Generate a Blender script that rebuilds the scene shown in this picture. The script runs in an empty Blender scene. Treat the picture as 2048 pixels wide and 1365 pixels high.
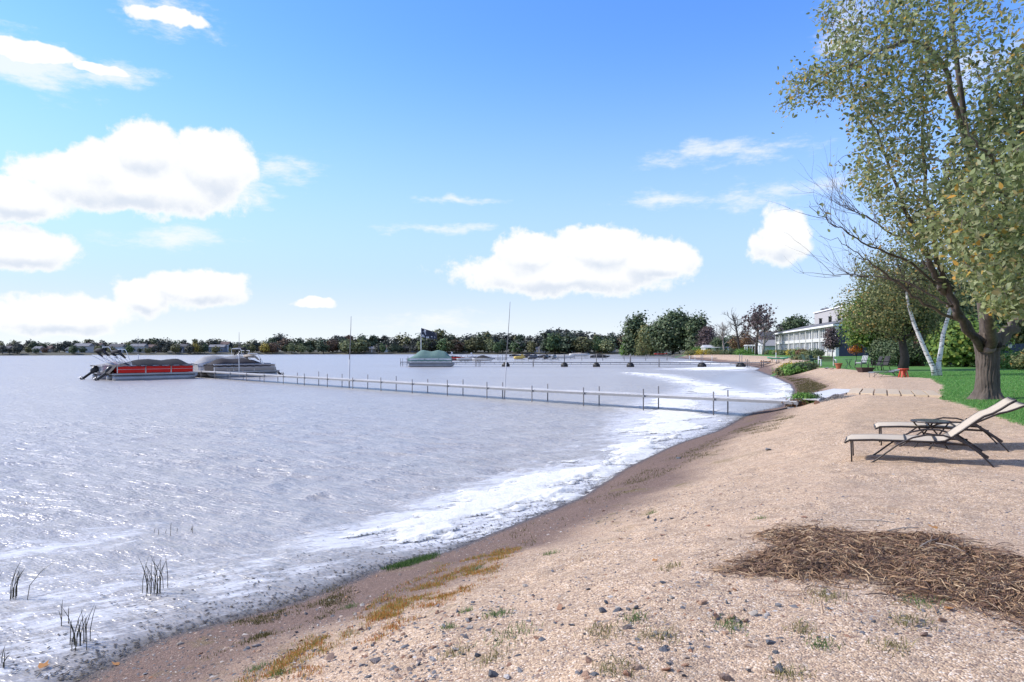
import bpy, math, random
import numpy as np
from mathutils import Vector, Matrix

# ------------------------------------------------------------------ camera, sky, sun, exposure
scene = bpy.context.scene
col = scene.collection
CH = 2.5                      # camera height above the lake
FPX = 1365.333                # focal length in photo pixels (24 mm on 36 mm)
HY = 702.0                    # horizon row of the photo

def W(px, py, z=0.0):
    """photo pixel -> world point on the level z (used to survey positions)"""
    Y = (CH - z) * FPX / (py - HY)
    return ((px - 1024) / FPX * Y, Y)

cd = bpy.data.cameras.new('camera')
cam = bpy.data.objects.new('camera', cd)
col.objects.link(cam)
cam.location = (0, 0, CH)
cam.rotation_euler = (math.radians(90), 0, 0)
cd.lens = 24; cd.sensor_width = 36; cd.sensor_fit = 'HORIZONTAL'
cd.shift_y = (HY - 682.5) / 2048
cd.clip_start = 0.05; cd.clip_end = 8000
scene.camera = cam

SUN_EL = math.radians(40)
SUN_AZ = math.radians(-80)          # measured from +Y towards +X
sun_vec = Vector((math.sin(SUN_AZ) * math.cos(SUN_EL), math.cos(SUN_AZ) * math.cos(SUN_EL), math.sin(SUN_EL)))

world = bpy.data.worlds.new('World')
scene.world = world
world.use_nodes = True
def build_world():
    nt = world.node_tree; N = nt.nodes; L = nt.links
    N.clear()
    def mth(op, a, b=None, c=None, clamp=False):
        n = N.new('ShaderNodeMath'); n.operation = op; n.use_clamp = clamp
        for i, v in enumerate((a, b, c)):
            if v is None: continue
            if isinstance(v, (int, float)): n.inputs[i].default_value = v
            else: L.new(v, n.inputs[i])
        return n.outputs[0]
    def mix(f, a, b):
        n = N.new('ShaderNodeMix'); n.data_type = 'RGBA'
        for s, v in ((n.inputs[0], f), (n.inputs[6], a), (n.inputs[7], b)):
            if isinstance(v, (int, float)): s.default_value = v
            elif isinstance(v, tuple): s.default_value = v
            else: L.new(v, s)
        return n.outputs[2]
    def sstep(v, lo, hi):
        n = N.new('ShaderNodeMapRange'); n.interpolation_type = 'SMOOTHSTEP'
        L.new(v, n.inputs[0]); n.inputs[1].default_value = lo; n.inputs[2].default_value = hi
        return n.outputs[0]
    tc = N.new('ShaderNodeTexCoord')
    nrm = N.new('ShaderNodeVectorMath'); nrm.operation = 'NORMALIZE'
    L.new(tc.outputs['Generated'], nrm.inputs[0])
    d = nrm.outputs[0]
    sp = N.new('ShaderNodeSeparateXYZ'); L.new(d, sp.inputs[0])
    az = mth('ARCTAN2', sp.outputs[0], sp.outputs[1])
    el = mth('ARCSINE', sp.outputs[2])
    sky = N.new('ShaderNodeTexSky'); sky.sky_type = 'NISHITA'
    sky.sun_disc = False; sky.sun_elevation = SUN_EL; sky.sun_rotation = SUN_AZ
    sky.altitude = 300; sky.air_density = 1.0; sky.dust_density = 0.15; sky.ozone_density = 2.5
    hsv = N.new('ShaderNodeHueSaturation'); hsv.inputs['Saturation'].default_value = SKY_SAT
    hsv.inputs['Hue'].default_value = SKY_HUE
    hsv.inputs['Value'].default_value = SKY_VAL
    L.new(sky.outputs[0], hsv.inputs['Color'])
    tint = N.new('ShaderNodeVectorMath'); tint.operation = 'MULTIPLY'; L.new(hsv.outputs[0], tint.inputs[0]); tint.inputs[1].default_value = (1.06, 0.92, 1.0)
    base = tint.outputs[0]
    # pale haze band above the horizon, all the way round
    hz = mth('POWER', mth('SUBTRACT', 1.0, sstep(el, 0.0, 0.46)), 1.25)
    base = mix(mth('MULTIPLY', hz, 0.96), base, HAZE_BLUE)
    hz2 = mth('POWER', mth('SUBTRACT', 1.0, sstep(el, -0.01, 0.13)), 1.3)
    base = mix(mth('MULTIPLY', hz2, 0.95), base, HAZE_COL)
    # --- clouds: billows placed by direction, broken up with noise
    cz = N.new('ShaderNodeCombineXYZ'); L.new(az, cz.inputs[0]); L.new(el, cz.inputs[1])
    def noise(scale, detail, rough, sx=1, sy=1, off=0.0):
        m = N.new('ShaderNodeMapping'); L.new(cz.outputs[0], m.inputs[0])
        m.inputs['Scale'].default_value = (sx, sy, 1); m.inputs['Location'].default_value = (off, off * 1.7, off)
        n = N.new('ShaderNodeTexNoise'); n.inputs['Scale'].default_value = scale
        n.inputs['Detail'].default_value = detail; n.inputs['Roughness'].default_value = rough
        L.new(m.outputs[0], n.inputs['Vector'])
        return n.outputs['Fac'], n.outputs['Color']
    nf, nc = noise(13, 4, 0.62)
    warp = N.new('ShaderNodeVectorMath'); warp.operation = 'MULTIPLY_ADD'
    L.new(nc, warp.inputs[0]); warp.inputs[1].default_value = (0.05, 0.034, 0); 
    sub = N.new('ShaderNodeVectorMath'); sub.operation = 'SUBTRACT'
    L.new(cz.outputs[0], sub.inputs[0]); sub.inputs[1].default_value = (0.025, 0.017, 0)
    L.new(sub.outputs[0], warp.inputs[2])
    wv = warp.outputs[0]
    def blobs(lst, vec):
        acc = None
        for (px, py, rx, ry) in lst:
            a0 = math.atan((px - 1024) / FPX); e0 = math.atan((HY - py) / FPX * math.cos(a0))
            ra = rx / FPX * math.cos(a0) ** 2; re = ry / FPX * math.cos(a0)
            s = N.new('ShaderNodeVectorMath'); s.operation = 'MULTIPLY_ADD'
            L.new(vec, s.inputs[0]); s.inputs[1].default_value = (1 / ra, 1 / re, 0)
            s.inputs[2].default_value = (-a0 / ra, -e0 / re, 0)
            l = N.new('ShaderNodeVectorMath'); l.operation = 'LENGTH'; L.new(s.outputs[0], l.inputs[0])
            v = mth('SUBTRACT', 1.0, l.outputs['Value'])
            acc = v if acc is None else mth('MAXIMUM', acc, v)
        return acc
    cumulus = [(265, 372, 285, 68), (290, 305, 95, 70), (205, 335, 90, 55), (425, 330, 110, 80), (40, 395, 130, 52),
               (55, 500, 125, 52), (400, 575, 118, 46), (285, 600, 70, 40), (130, 630, 170, 46),
               (1130, 548, 275, 52), (1060, 510, 80, 56), (1200, 500, 120, 58), (1310, 525, 105, 48),
               (1565, 475, 72, 66), (635, 603, 48, 14), (60, 100, 110, 20), (200, 140, 80, 11), (335, 36, 95, 18)]
    wisps = [(60, 125, 190, 66), (340, 30, 130, 52), (220, 150, 110, 32), (1450, 308, 260, 30), (1500, 390, 260, 34),
             (915, 399, 120, 12), (860, 455, 150, 12), (570, 335, 100, 40), (340, 480, 150, 36), (480, 380, 120, 40), (1330, 400, 140, 22),
             (1690, 60, 70, 110), (860, 640, 200, 30), (1950, 130, 160, 60)]
    nf2, _ = noise(30, 7, 0.66, off=3.1)
    blob0 = blobs(cumulus, wv)
    cf = mth('ADD', blob0, mth('MULTIPLY', mth('SUBTRACT', nf2, 0.5), 0.80))
    cf = mth('ADD', cf, mth('MULTIPLY', mth('SUBTRACT', nf, 0.5), 0.55))
    m1 = sstep(cf, 0.0, 0.24)
    nw, _ = noise(12, 6, 0.70, 1.0, 3.2, 7.7)
    wf = mth('ADD', blobs(wisps, wv), mth('MULTIPLY', mth('SUBTRACT', nw, 0.52), 3.0))
    m2 = mth('MULTIPLY', sstep(wf, 0.0, 1.15), 0.78)
    # broken cloud goes on unseen round the sky, cover thickened for fill light
    ng, _ = noise(5.5, 3, 0.6, 1.0, 2.0, 12.3)
    out = sstep(mth('ABSOLUTE', az), 0.66, 0.85)
    high = sstep(el, 0.50, 0.62)
    outside = mth('MAXIMUM', out, high)
    m3 = mth('MULTIPLY', mth('MULTIPLY', sstep(ng, 0.50, 0.64), outside), 0.9)
    mask = mth('MAXIMUM', mth('MAXIMUM', m1, m2), m3)
    mask = mth('MULTIPLY', mask, sstep(el, -0.01, 0.03))
    upv = N.new('ShaderNodeVectorMath'); upv.operation = 'ADD'; L.new(wv, upv.inputs[0]); upv.inputs[1].default_value = (0, 0.02, 0)
    low = mth('SUBTRACT', blobs(cumulus, upv.outputs[0]), blob0)
    shade = mth('MULTIPLY', sstep(mth('MULTIPLY_ADD', nf2, 0.7, low), 0.20, 0.85), sstep(cf, 0.10, 0.45))
    ccol = mix(mth('MULTIPLY', shade, 0.8), CLOUD_LIT, CLOUD_SHADE)
    fin = mix(mask, base, ccol)
    bg = N.new('ShaderNodeBackground'); bg.inputs['Strength'].default_value = SKY_STR
    L.new(fin, bg.inputs['Color'])
    o = N.new('ShaderNodeOutputWorld'); L.new(bg.outputs[0], o.inputs['Surface'])
SKY_STR = 0.11
SKY_SAT, SKY_HUE, SKY_VAL = 1.28, 0.506, 1.28
HAZE_COL = (4.1, 4.35, 4.45, 1)
HAZE_BLUE = (2.15, 2.9, 4.1, 1)
CLOUD_LIT = (4.3, 4.35, 4.42, 1)
CLOUD_SHADE = (2.9, 3.25, 3.8, 1)
build_world()

sd = bpy.data.lights.new('sun', 'SUN')
sd.energy = 2.5; sd.angle = math.radians(5); sd.color = (1.0, 0.95, 0.87)
sun = bpy.data.objects.new('sun', sd); col.objects.link(sun)
sun.location = (0, 0, 60)
sun.rotation_euler = sun_vec.to_track_quat('Z', 'Y').to_euler()

vs = scene.view_settings
vs.view_transform = 'Standard'; vs.look = 'None'; vs.gamma = 1.0; vs.use_curve_mapping = False
vs.exposure = 1.1
scene.render.engine = 'CYCLES'
scene.cycles.max_bounces = 5
scene.cycles.sample_clamp_direct = 3
scene.cycles.sample_clamp_indirect = 4
scene.cycles.transparent_max_bounces = 16

# ------------------------------------------------------------------ numpy noise
def _hash(ix, iy, seed):
    h = (ix.astype(np.int64) * 374761393 + iy.astype(np.int64) * 668265263 + seed * 974634521) & 0xFFFFFFFF
    h = ((h ^ (h >> 13)) * 1274126177) & 0xFFFFFFFF
    h = (h ^ (h >> 16)) & 0xFFFFFFFF
    return h / 4294967295.0
def vnoise(x, y, seed=0):
    x = np.asarray(x, float); y = np.asarray(y, float)
    ix = np.floor(x); iy = np.floor(y); fx = x - ix; fy = y - iy
    fx = fx * fx * (3 - 2 * fx); fy = fy * fy * (3 - 2 * fy)
    a = _hash(ix, iy, seed); b = _hash(ix + 1, iy, seed); c = _hash(ix, iy + 1, seed); d = _hash(ix + 1, iy + 1, seed)
    return (a * (1 - fx) + b * fx) * (1 - fy) + (c * (1 - fx) + d * fx) * fy
def fbm(x, y, octv=4, seed=0, rough=0.5):
    v = 0; amp = 1; tot = 0
    for o in range(octv):
        v = v + amp * vnoise(x * 2 ** o + 17.3 * o, y * 2 ** o - 9.1 * o, seed + o); tot += amp; amp *= rough
    return v / tot
def sdist(P, poly):
    """signed distance, positive OUTSIDE the polygon"""
    P = np.asarray(P, float); poly = np.asarray(poly, float)
    best = np.full(len(P), 1e18); inside = np.zeros(len(P), bool)
    for i in range(len(poly)):
        a = poly[i]; b = poly[(i + 1) % len(poly)]; e = b - a
        w = P - a
        t = np.clip((w @ e) / max(e @ e, 1e-12), 0, 1)
        dd = w - t[:, None] * e
        best = np.minimum(best, (dd * dd).sum(1))
        c1 = (a[1] <= P[:, 1]) != (b[1] <= P[:, 1])
        if abs(b[1] - a[1]) > 1e-12:
            xi = a[0] + (P[:, 1] - a[1]) / (b[1] - a[1]) * (b[0] - a[0])
            inside ^= c1 & (P[:, 0] < xi)
    r = np.sqrt(best)
    return np.where(inside, -r, r)

# ------------------------------------------------------------------ shoreline and land heights
SHORE = [W(*p) for p in [(150, 1365), (300, 1283), (593, 1202), (757, 1140), (900, 1102), (1005, 1058), (1151, 1000), (1246, 938),
         (1340, 892), (1427, 865), (1500, 827), (1555, 817), (1580, 798), (1586, 783), (1580, 770), (1547, 754), (1527, 747),
         (1512, 741), (1520, 737), (1480, 730), (1398, 720), (1358, 717), (1340, 713.5), (1290, 711), (1250, 709.6), (1150, 709.3),
         (1000, 709), (800, 709), (600, 709.2), (400, 710), (200, 711), (0, 711.7), (-300, 713)]]
SHORE += [(-420, 260), (-520, 120), (-520, -60), (-60, -60), (-16, -14), (-9, -3.5), (-6, 1.5)]
PS = np.array([-60, -8, -2, -0.5, 0, 1.2, 3, 4.2, 8, 12, 30, 60, 120, 300, 3000.])
PZ = np.array([-3, -1.0, -0.28, -0.09, 0, 0.28, 0.78, 1.06, 1.2, 1.28, 1.55, 1.9, 2.5, 5, 9.])
def shore_s(x, y):
    return sdist(np.stack([np.ravel(x), np.ravel(y)], 1), SHORE)
def land_z(x, y, s=None):
    x = np.ravel(np.asarray(x, float)); y = np.ravel(np.asarray(y, float))
    if s is None: s = shore_s(x, y)
    z = np.interp(s, PS, PZ)
    up = np.clip((s + 0.2) / 0.8, 0, 1)
    near = np.clip(1 - (np.hypot(x, y) - 30) / 60, 0, 1)
    z = z + up * near * ((fbm(x * 0.45, y * 0.45, 3, 5) - 0.5) * 0.10 + (fbm(x * 1.9, y * 1.9, 3, 9) - 0.5) * 0.05)
    return z
def gz(x, y):
    return float(land_z([x], [y])[0])
def hit(px, py):
    """where the line of sight of a photo pixel meets the land (survey helper)"""
    lo = 2.0
    ys = np.concatenate([np.arange(2, 40, 0.02), np.arange(40, 500, 0.1)])
    xs = (px - 1024) / FPX * ys; zr = CH - (py - HY) / FPX * ys
    zz = np.maximum(land_z(xs, ys), 0)
    k = np.argmax(zr <= zz)
    return (float(xs[k]), float(ys[k]), float(zz[k]))
def on(px, Y):
    x = (px - 1024) / FPX * Y
    return (x, Y, gz(x, Y))

SANDPOLY = [(8.5, -60), (8.3, 3), (8.8, 10), *[hit(*p)[:2] for p in [(2048, 852), (1971, 824), (1880, 798), (1888, 772), (1862, 757), (1800, 754), (1765, 750), (1740, 744.5), (1690, 738.5), (1640, 736), (1610, 737)]],
            (29, 69.5), (24.5, 66), (29.0, 74), (36, 84), (44, 100), (51, 125), (60, 165), (67, 210), (67, 235), (58, 250), (-700, 300), (-700, -60)]
# ------------------------------------------------------------------ mesh and object helpers
rng = np.random.default_rng(11)
random.seed(7)
def mesh_np(name, V, F, mat=None, smooth=False, attrs=None):
    V = np.asarray(V, np.float32); F = np.asarray(F, np.int32)
    me = bpy.data.meshes.new(name)
    me.vertices.add(len(V)); me.vertices.foreach_set('co', V.ravel())
    k = F.shape[1]
    me.loops.add(F.size); me.loops.foreach_set('vertex_index', F.ravel())
    me.polygons.add(len(F)); me.polygons.foreach_set('loop_start', np.arange(len(F), dtype=np.int32) * k)
    me.polygons.foreach_set('loop_total', np.full(len(F), k, np.int32))
    if smooth: me.polygons.foreach_set('use_smooth', np.ones(len(F), bool))
    me.update(calc_edges=True)
    if attrs:
        for n, a in attrs.items():
            at = me.attributes.new(n, 'FLOAT', 'POINT'); at.data.foreach_set('value', np.asarray(a, np.float32))
    if mat: me.materials.append(mat)
    return me
def link(name, me, parent=None, loc=None, rot=None):
    o = bpy.data.objects.new(name, me); col.objects.link(o)
    if parent: o.parent = parent
    if loc is not None: o.location = loc
    if rot is not None: o.rotation_euler = rot
    return o
def tag(o, label=None, cat=None, group=None, kind=None):
    if label: o['label'] = label
    if cat: o['category'] = cat
    if group: o['group'] = group
    if kind: o['kind'] = kind
    return o
def thing(name, loc, rz=0.0, label=None, cat=None, group=None):
    o = bpy.data.objects.new(name, None); col.objects.link(o)
    o.location = loc; o.rotation_euler = (0, 0, rz); o.empty_display_size = 0.2
    return tag(o, label, cat, group)
def copy_tree(o, parent=None):
    c = o.copy(); col.objects.link(c); c.parent = parent
    for ch in o.children: copy_tree(ch, c)
    return c

class MB:
    def __init__(s): s.v = []; s.f = []
    def add(s, vs, fs):
        b = len(s.v); s.v.extend([tuple(p) for p in vs]); s.f.extend([tuple(i + b for i in f) for f in fs]); return s
    def box(s, x0, x1, y0, y1, z0, z1):
        return s.add([(x0, y0, z0), (x1, y0, z0), (x1, y1, z0), (x0, y1, z0), (x0, y0, z1), (x1, y0, z1), (x1, y1, z1), (x0, y1, z1)],
                     [(3, 2, 1, 0), (4, 5, 6, 7), (0, 1, 5, 4), (1, 2, 6, 5), (2, 3, 7, 6), (3, 0, 4, 7)])
    def bar(s, p, q, w, h, up=(0, 0, 1)):
        p = Vector(p); q = Vector(q); d = (q - p).normalized(); u = Vector(up)
        if abs(d.dot(u)) > 0.98: u = Vector((1, 0, 0))
        a = d.cross(u).normalized() * (w / 2); b = a.cross(d).normalized() * (h / 2)
        vs = [p - a - b, p + a - b, p + a + b, p - a + b, q - a - b, q + a - b, q + a + b, q - a + b]
        return s.add(vs, [(0, 1, 2, 3), (7, 6, 5, 4), (4, 5, 1, 0), (5, 6, 2, 1), (6, 7, 3, 2), (7, 4, 0, 3)])
    def tube(s, pts, r, n=6, cap=True):
        pts = [Vector(p) for p in pts]; m = len(pts)
        rs = r if hasattr(r, '__len__') else [r] * m
        b = len(s.v); prev = None
        for i, p in enumerate(pts):
            t = (pts[min(i + 1, m - 1)] - pts[max(i - 1, 0)])
            t = t.normalized() if t.length > 1e-9 else Vector((0, 0, 1))
            if prev is None:
                a = t.orthogonal().normalized()
            else:
                a = (prev - t * prev.dot(t)); a = a.normalized() if a.length > 1e-6 else t.orthogonal().normalized()
            prev = a; c = t.cross(a)
            for k in range(n):
                an = 2 * math.pi * k / n
                s.v.append(tuple(p + (a * math.cos(an) + c * math.sin(an)) * rs[i]))
        for i in range(m - 1):
            for k in range(n):
                k2 = (k + 1) % n
                s.f.append((b + i * n + k, b + i * n + k2, b + (i + 1) * n + k2, b + (i + 1) * n + k))
        if cap:
            s.f.append(tuple(b + k for k in reversed(range(n)))); s.f.append(tuple(b + (m - 1) * n + k for k in range(n)))
        return s
    def lathe(s, prof, c=(0, 0, 0), n=12):
        b = len(s.v); m = len(prof)
        for (r, z) in prof:
            for k in range(n):
                an = 2 * math.pi * k / n
                s.v.append((c[0] + r * math.cos(an), c[1] + r * math.sin(an), c[2] + z))
        for i in range(m - 1):
            for k in range(n):
                k2 = (k + 1) % n
                s.f.append((b + i * n + k, b + i * n + k2, b + (i + 1) * n + k2, b + (i + 1) * n + k))
        s.f.append(tuple(b + k for k in reversed(range(n)))); s.f.append(tuple(b + (m - 1) * n + k for k in range(n)))
        return s
    def prism(s, poly, y0, y1):
        """polygon in x-z extruded along y"""
        n = len(poly)
        vs = [(x, y0, z) for x, z in poly] + [(x, y1, z) for x, z in poly]
        fs = [tuple(range(n)), tuple(reversed(range(n, 2 * n)))] + [(i, i + n, (i + 1) % n + n, (i + 1) % n) for i in range(n)]
        return s.add(vs, fs)
    def loft(s, rings, cap=True, closed=True):
        b = len(s.v); n = len(rings[0])
        for r in rings: s.v.extend([tuple(p) for p in r])
        for i in range(len(rings) - 1):
            for k in range(n if closed else n - 1):
                k2 = (k + 1) % n
                s.f.append((b + i * n + k, b + i * n + k2, b + (i + 1) * n + k2, b + (i + 1) * n + k))
        if cap and closed:
            s.f.append(tuple(b + k for k in reversed(range(n)))); s.f.append(tuple(b + (len(rings) - 1) * n + k for k in range(n)))
        return s
    def mesh(s, name, mat, smooth=False):
        me = bpy.data.meshes.new(name); me.from_pydata(s.v, [], s.f)
        if smooth: me.polygons.foreach_set('use_smooth', np.ones(len(me.polygons), bool))
        if mat: me.materials.append(mat)
        me.update(); return me
    def build(s, name, mat, parent=None, smooth=False, loc=None, rot=None, bevel=0):
        o = link(name, s.mesh(name, mat, smooth), parent, loc, rot)
        if bevel:
            m = o.modifiers.new('bevel', 'BEVEL'); m.width = bevel; m.segments = 2; m.limit_method = 'ANGLE'
        return o

# ------------------------------------------------------------------ materials
MATS = {}
def _nodes(name):
    m = bpy.data.materials.new(name); m.use_nodes = True
    nt = m.node_tree; nt.nodes.clear()
    o = nt.nodes.new('ShaderNodeOutputMaterial')
    return m, nt, o
class NT:
    def __init__(s, nt): s.nt = nt; s.N = nt.nodes; s.L = nt.links
    def new(s, t, **kw):
        n = s.N.new('ShaderNode' + t)
        for k, v in kw.items(): setattr(n, k, v)
        return n
    def set(s, sock, v):
        if v is None: return
        if hasattr(v, 'is_linked'): s.L.new(v, sock)
        else: sock.default_value = v
    def math(s, op, a, b=None, clamp=False):
        n = s.new('Math', operation=op, use_clamp=clamp); s.set(n.inputs[0], a); s.set(n.inputs[1], b); return n.outputs[0]
    def mix(s, f, a, b, mode='MIX'):
        n = s.new('Mix', data_type='RGBA', blend_type=mode); s.set(n.inputs[0], f); s.set(n.inputs[6], a); s.set(n.inputs[7], b); return n.outputs[2]
    def sstep(s, v, lo, hi, a=0.0, b=1.0):
        n = s.new('MapRange', interpolation_type='SMOOTHSTEP'); s.set(n.inputs[0], v)
        n.inputs[1].default_value = lo; n.inputs[2].default_value = hi; n.inputs[3].default_value = a; n.inputs[4].default_value = b; return n.outputs[0]
    def noise(s, vec, scale, detail=4, rough=0.55, sc=None):
        if sc:
            mp = s.new('Mapping'); s.set(mp.inputs[0], vec); mp.inputs['Scale'].default_value = sc; vec = mp.outputs[0]
        n = s.new('TexNoise'); s.set(n.inputs['Vector'], vec)
        n.inputs['Scale'].default_value = scale; n.inputs['Detail'].default_value = detail; n.inputs['Roughness'].default_value = rough
        return n.outputs['Fac']
    def ramp(s, f, stops, interp='LINEAR'):
        n = s.new('ValToRGB'); n.color_ramp.interpolation = interp; e = n.color_ramp.elements
        while len(e) < len(stops): e.new(0.5)
        for i, (p, c) in enumerate(stops): e[i].position = p; e[i].color = (*c, 1)
        s.set(n.inputs[0], f); return n.outputs[0]
    def attr(s, name): return s.new('Attribute', attribute_name=name).outputs['Fac']
    def bump(s, h, strength, dist, nrm=None):
        n = s.new('Bump'); n.inputs['Strength'].default_value = strength; n.inputs['Distance'].default_value = dist
        s.set(n.inputs['Height'], h)
        if nrm is not None: s.set(n.inputs['Normal'], nrm)
        return n.outputs[0]
    def bsdf(s, **kw):
        n = s.new('BsdfPrincipled')
        for k, v in kw.items(): s.set(n.inputs[k.replace('_', ' ')], v)
        return n.outputs[0]
def P(name, c, rough=0.7, var=0.22, scale=6.0, bump=0.0, metal=0.0, spec=0.4, stretch=None, dirt=0.0, coat=0.0):
    """plain painted / timber / metal surface with grain and wear"""
    if name in MATS: return MATS[name]
    m, nt, o = _nodes(name); t = NT(nt)
    co = t.new('TexCoord').outputs['Object']
    n1 = t.noise(co, scale, 6, 0.62, stretch)
    n2 = t.noise(co, scale * 0.23, 4, 0.55)
    oi = t.new('ObjectInfo').outputs['Random']
    k = t.math('ADD', t.math('MULTIPLY', t.math('SUBTRACT', n1, 0.5), var * 1.6), t.math('MULTIPLY', t.math('SUBTRACT', n2, 0.5), var))
    k = t.math('ADD', k, t.math('MULTIPLY', t.math('SUBTRACT', oi, 0.5), var * 0.5))
    k = t.math('ADD', 1.0, k)
    cc = t.new('VectorMath', operation='SCALE'); cc.inputs[0].default_value = c; t.L.new(k, cc.inputs['Scale'])
    colr = cc.outputs[0]
    if dirt > 0:
        colr = t.mix(t.math('MULTIPLY', t.sstep(n2, 0.48, 0.68), dirt), colr, (0.12, 0.10, 0.08, 1))
    nr = t.bump(n1, bump, 0.01) if bump else None
    b = t.bsdf(Base_Color=colr, Roughness=rough, Metallic=metal, Specular_IOR_Level=spec, Coat_Weight=coat)
    if nr is not None: t.L.new(nr, b.node.inputs['Normal'])
    t.L.new(b, o.inputs[0]); MATS[name] = m
    return m
def foliage(name, stops, transl=0.35, objcol=False, rough=0.6):
    """leaf colour chosen per leaf; light passes through the blade"""
    if name in MATS: return MATS[name]
    m, nt, o = _nodes(name); t = NT(nt)
    rnd = t.new('NewGeometry').outputs['Random Per Island']
    c = t.ramp(rnd, stops)
    if objcol:
        c = t.mix(1.0, c, t.new('ObjectInfo').outputs['Color'], 'MULTIPLY')
    d = t.bsdf(Base_Color=c, Roughness=rough, Specular_IOR_Level=0.25)
    tr = t.new('BsdfTranslucent'); t.L.new(c, tr.inputs[0])
    mx = t.new('MixShader'); mx.inputs[0].default_value = transl
    t.L.new(d, mx.inputs[1]); t.L.new(tr.outputs[0], mx.inputs[2]); t.L.new(mx.outputs[0], o.inputs[0])
    MATS[name] = m; return m
def islands(name, stops, rough=0.85, bump=0.0, spec=0.3):
    if name in MATS: return MATS[name]
    m, nt, o = _nodes(name); t = NT(nt)
    g = t.new('NewGeometry'); c = t.ramp(g.outputs['Random Per Island'], stops)
    n = t.noise(t.new('TexCoord').outputs['Object'], 60, 3)
    c = t.mix(t.math('MULTIPLY', n, 0.5), c, (0.09, 0.08, 0.075, 1))
    t.L.new(t.bsdf(Base_Color=c, Roughness=rough, Specular_IOR_Level=spec), o.inputs[0]); MATS[name] = m; return m
# ------------------------------------------------------------------ ground materials
def mat_ground():
    m, nt, o = _nodes('shore_ground'); t = NT(nt)
    pos = t.new('NewGeometry').outputs['Position']
    s = t.attr('s'); g = t.attr('g')
    # grains of coarse sand
    vo = t.new('TexVoronoi'); t.set(vo.inputs['Vector'], pos); vo.inputs['Scale'].default_value = 95
    sepc = t.new('SeparateColor'); t.L.new(vo.outputs['Color'], sepc.inputs[0])
    grain = t.ramp(sepc.outputs[0], [(0.0, (0.17, 0.115, 0.09)), (0.10, (0.30, 0.20, 0.145)), (0.38, (0.46, 0.32, 0.205)), (0.66, (0.54, 0.385, 0.25)), (0.86, (0.63, 0.47, 0.325)), (1.0, (0.72, 0.61, 0.50))])
    vo2 = t.new('TexVoronoi'); t.set(vo2.inputs['Vector'], pos); vo2.inputs['Scale'].default_value = 34
    sep2 = t.new('SeparateColor'); t.L.new(vo2.outputs['Color'], sep2.inputs[0])
    grain = t.mix(t.math('MULTIPLY', t.sstep(sep2.outputs[1], 0.80, 0.92), 0.45), grain, (0.20, 0.155, 0.13, 1))
    big = t.noise(pos, 0.7, 5, 0.6); mid = t.noise(pos, 4.5, 5, 0.62)
    grain = t.mix(t.math('MULTIPLY', t.sstep(mid, 0.44, 0.72), 0.55), grain, (0.27, 0.19, 0.13, 1))
    grain = t.mix(t.math('MULTIPLY', t.sstep(big, 0.45, 0.75), 0.35), grain, (0.58, 0.40, 0.27, 1))
    # damp pebbly strand by the water: darker, purple brown
    ws = t.math('ADD', s, t.math('ADD', t.math('MULTIPLY', t.math('SUBTRACT', big, 0.5), 1.3), t.math('MULTIPLY', t.math('SUBTRACT', mid, 0.5), 0.9)))
    damp = t.math('SUBTRACT', 1.0, t.sstep(ws, 1.1, 2.5))
    dcol = t.mix(sepc.outputs[1], (0.075, 0.048, 0.040, 1), (0.215, 0.142, 0.115, 1))
    c = t.mix(t.math('MULTIPLY', damp, 0.93), grain, dcol)
    wet = t.math('SUBTRACT', 1.0, t.sstep(s, 0.02, 0.28))
    c = t.mix(t.math('MULTIPLY', wet, 0.8), c, (0.065, 0.05, 0.042, 1))
    # thin green-brown film of low weed in patches on the strand
    pt = t.noise(pos, 1.3, 6, 0.65)
    film = t.math('MULTIPLY', t.sstep(pt, 0.56, 0.68), t.math('MULTIPLY', t.sstep(s, 0.15, 0.7), t.math('SUBTRACT', 1.0, t.sstep(s, 1.9, 3.2))))
    c = t.mix(t.math('MULTIPLY', film, 0.55), c, t.mix(mid, (0.10, 0.085, 0.03, 1), (0.20, 0.15, 0.05, 1)))
    # lawn
    gn = t.noise(pos, 9, 6, 0.7); gb = t.noise(pos, 0.5, 4, 0.6)
    green = t.mix(gn, (0.04, 0.12, 0.024, 1), (0.11, 0.26, 0.06, 1))
    green = t.mix(t.math('MULTIPLY', gb, 0.5), green, (0.10, 0.18, 0.04, 1))
    gg = t.math('ADD', g, t.math('MULTIPLY', t.math('SUBTRACT', mid, 0.5), 0.5))
    c = t.mix(t.sstep(gg, -0.10, 0.10), c, green)
    h = t.math('ADD', t.math('MULTIPLY', vo.outputs['Distance'], -0.6), t.math('MULTIPLY', mid, 1.2))
    nr = t.bump(h, 0.55, 0.02)
    rough = t.math('SUBTRACT', 0.95, t.math('MULTIPLY', wet, 0.55))
    b = t.bsdf(Base_Color=c, Roughness=rough, Specular_IOR_Level=0.25, Normal=nr)
    t.L.new(b, o.inputs[0]); return m
M_GROUND = mat_ground()

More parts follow.
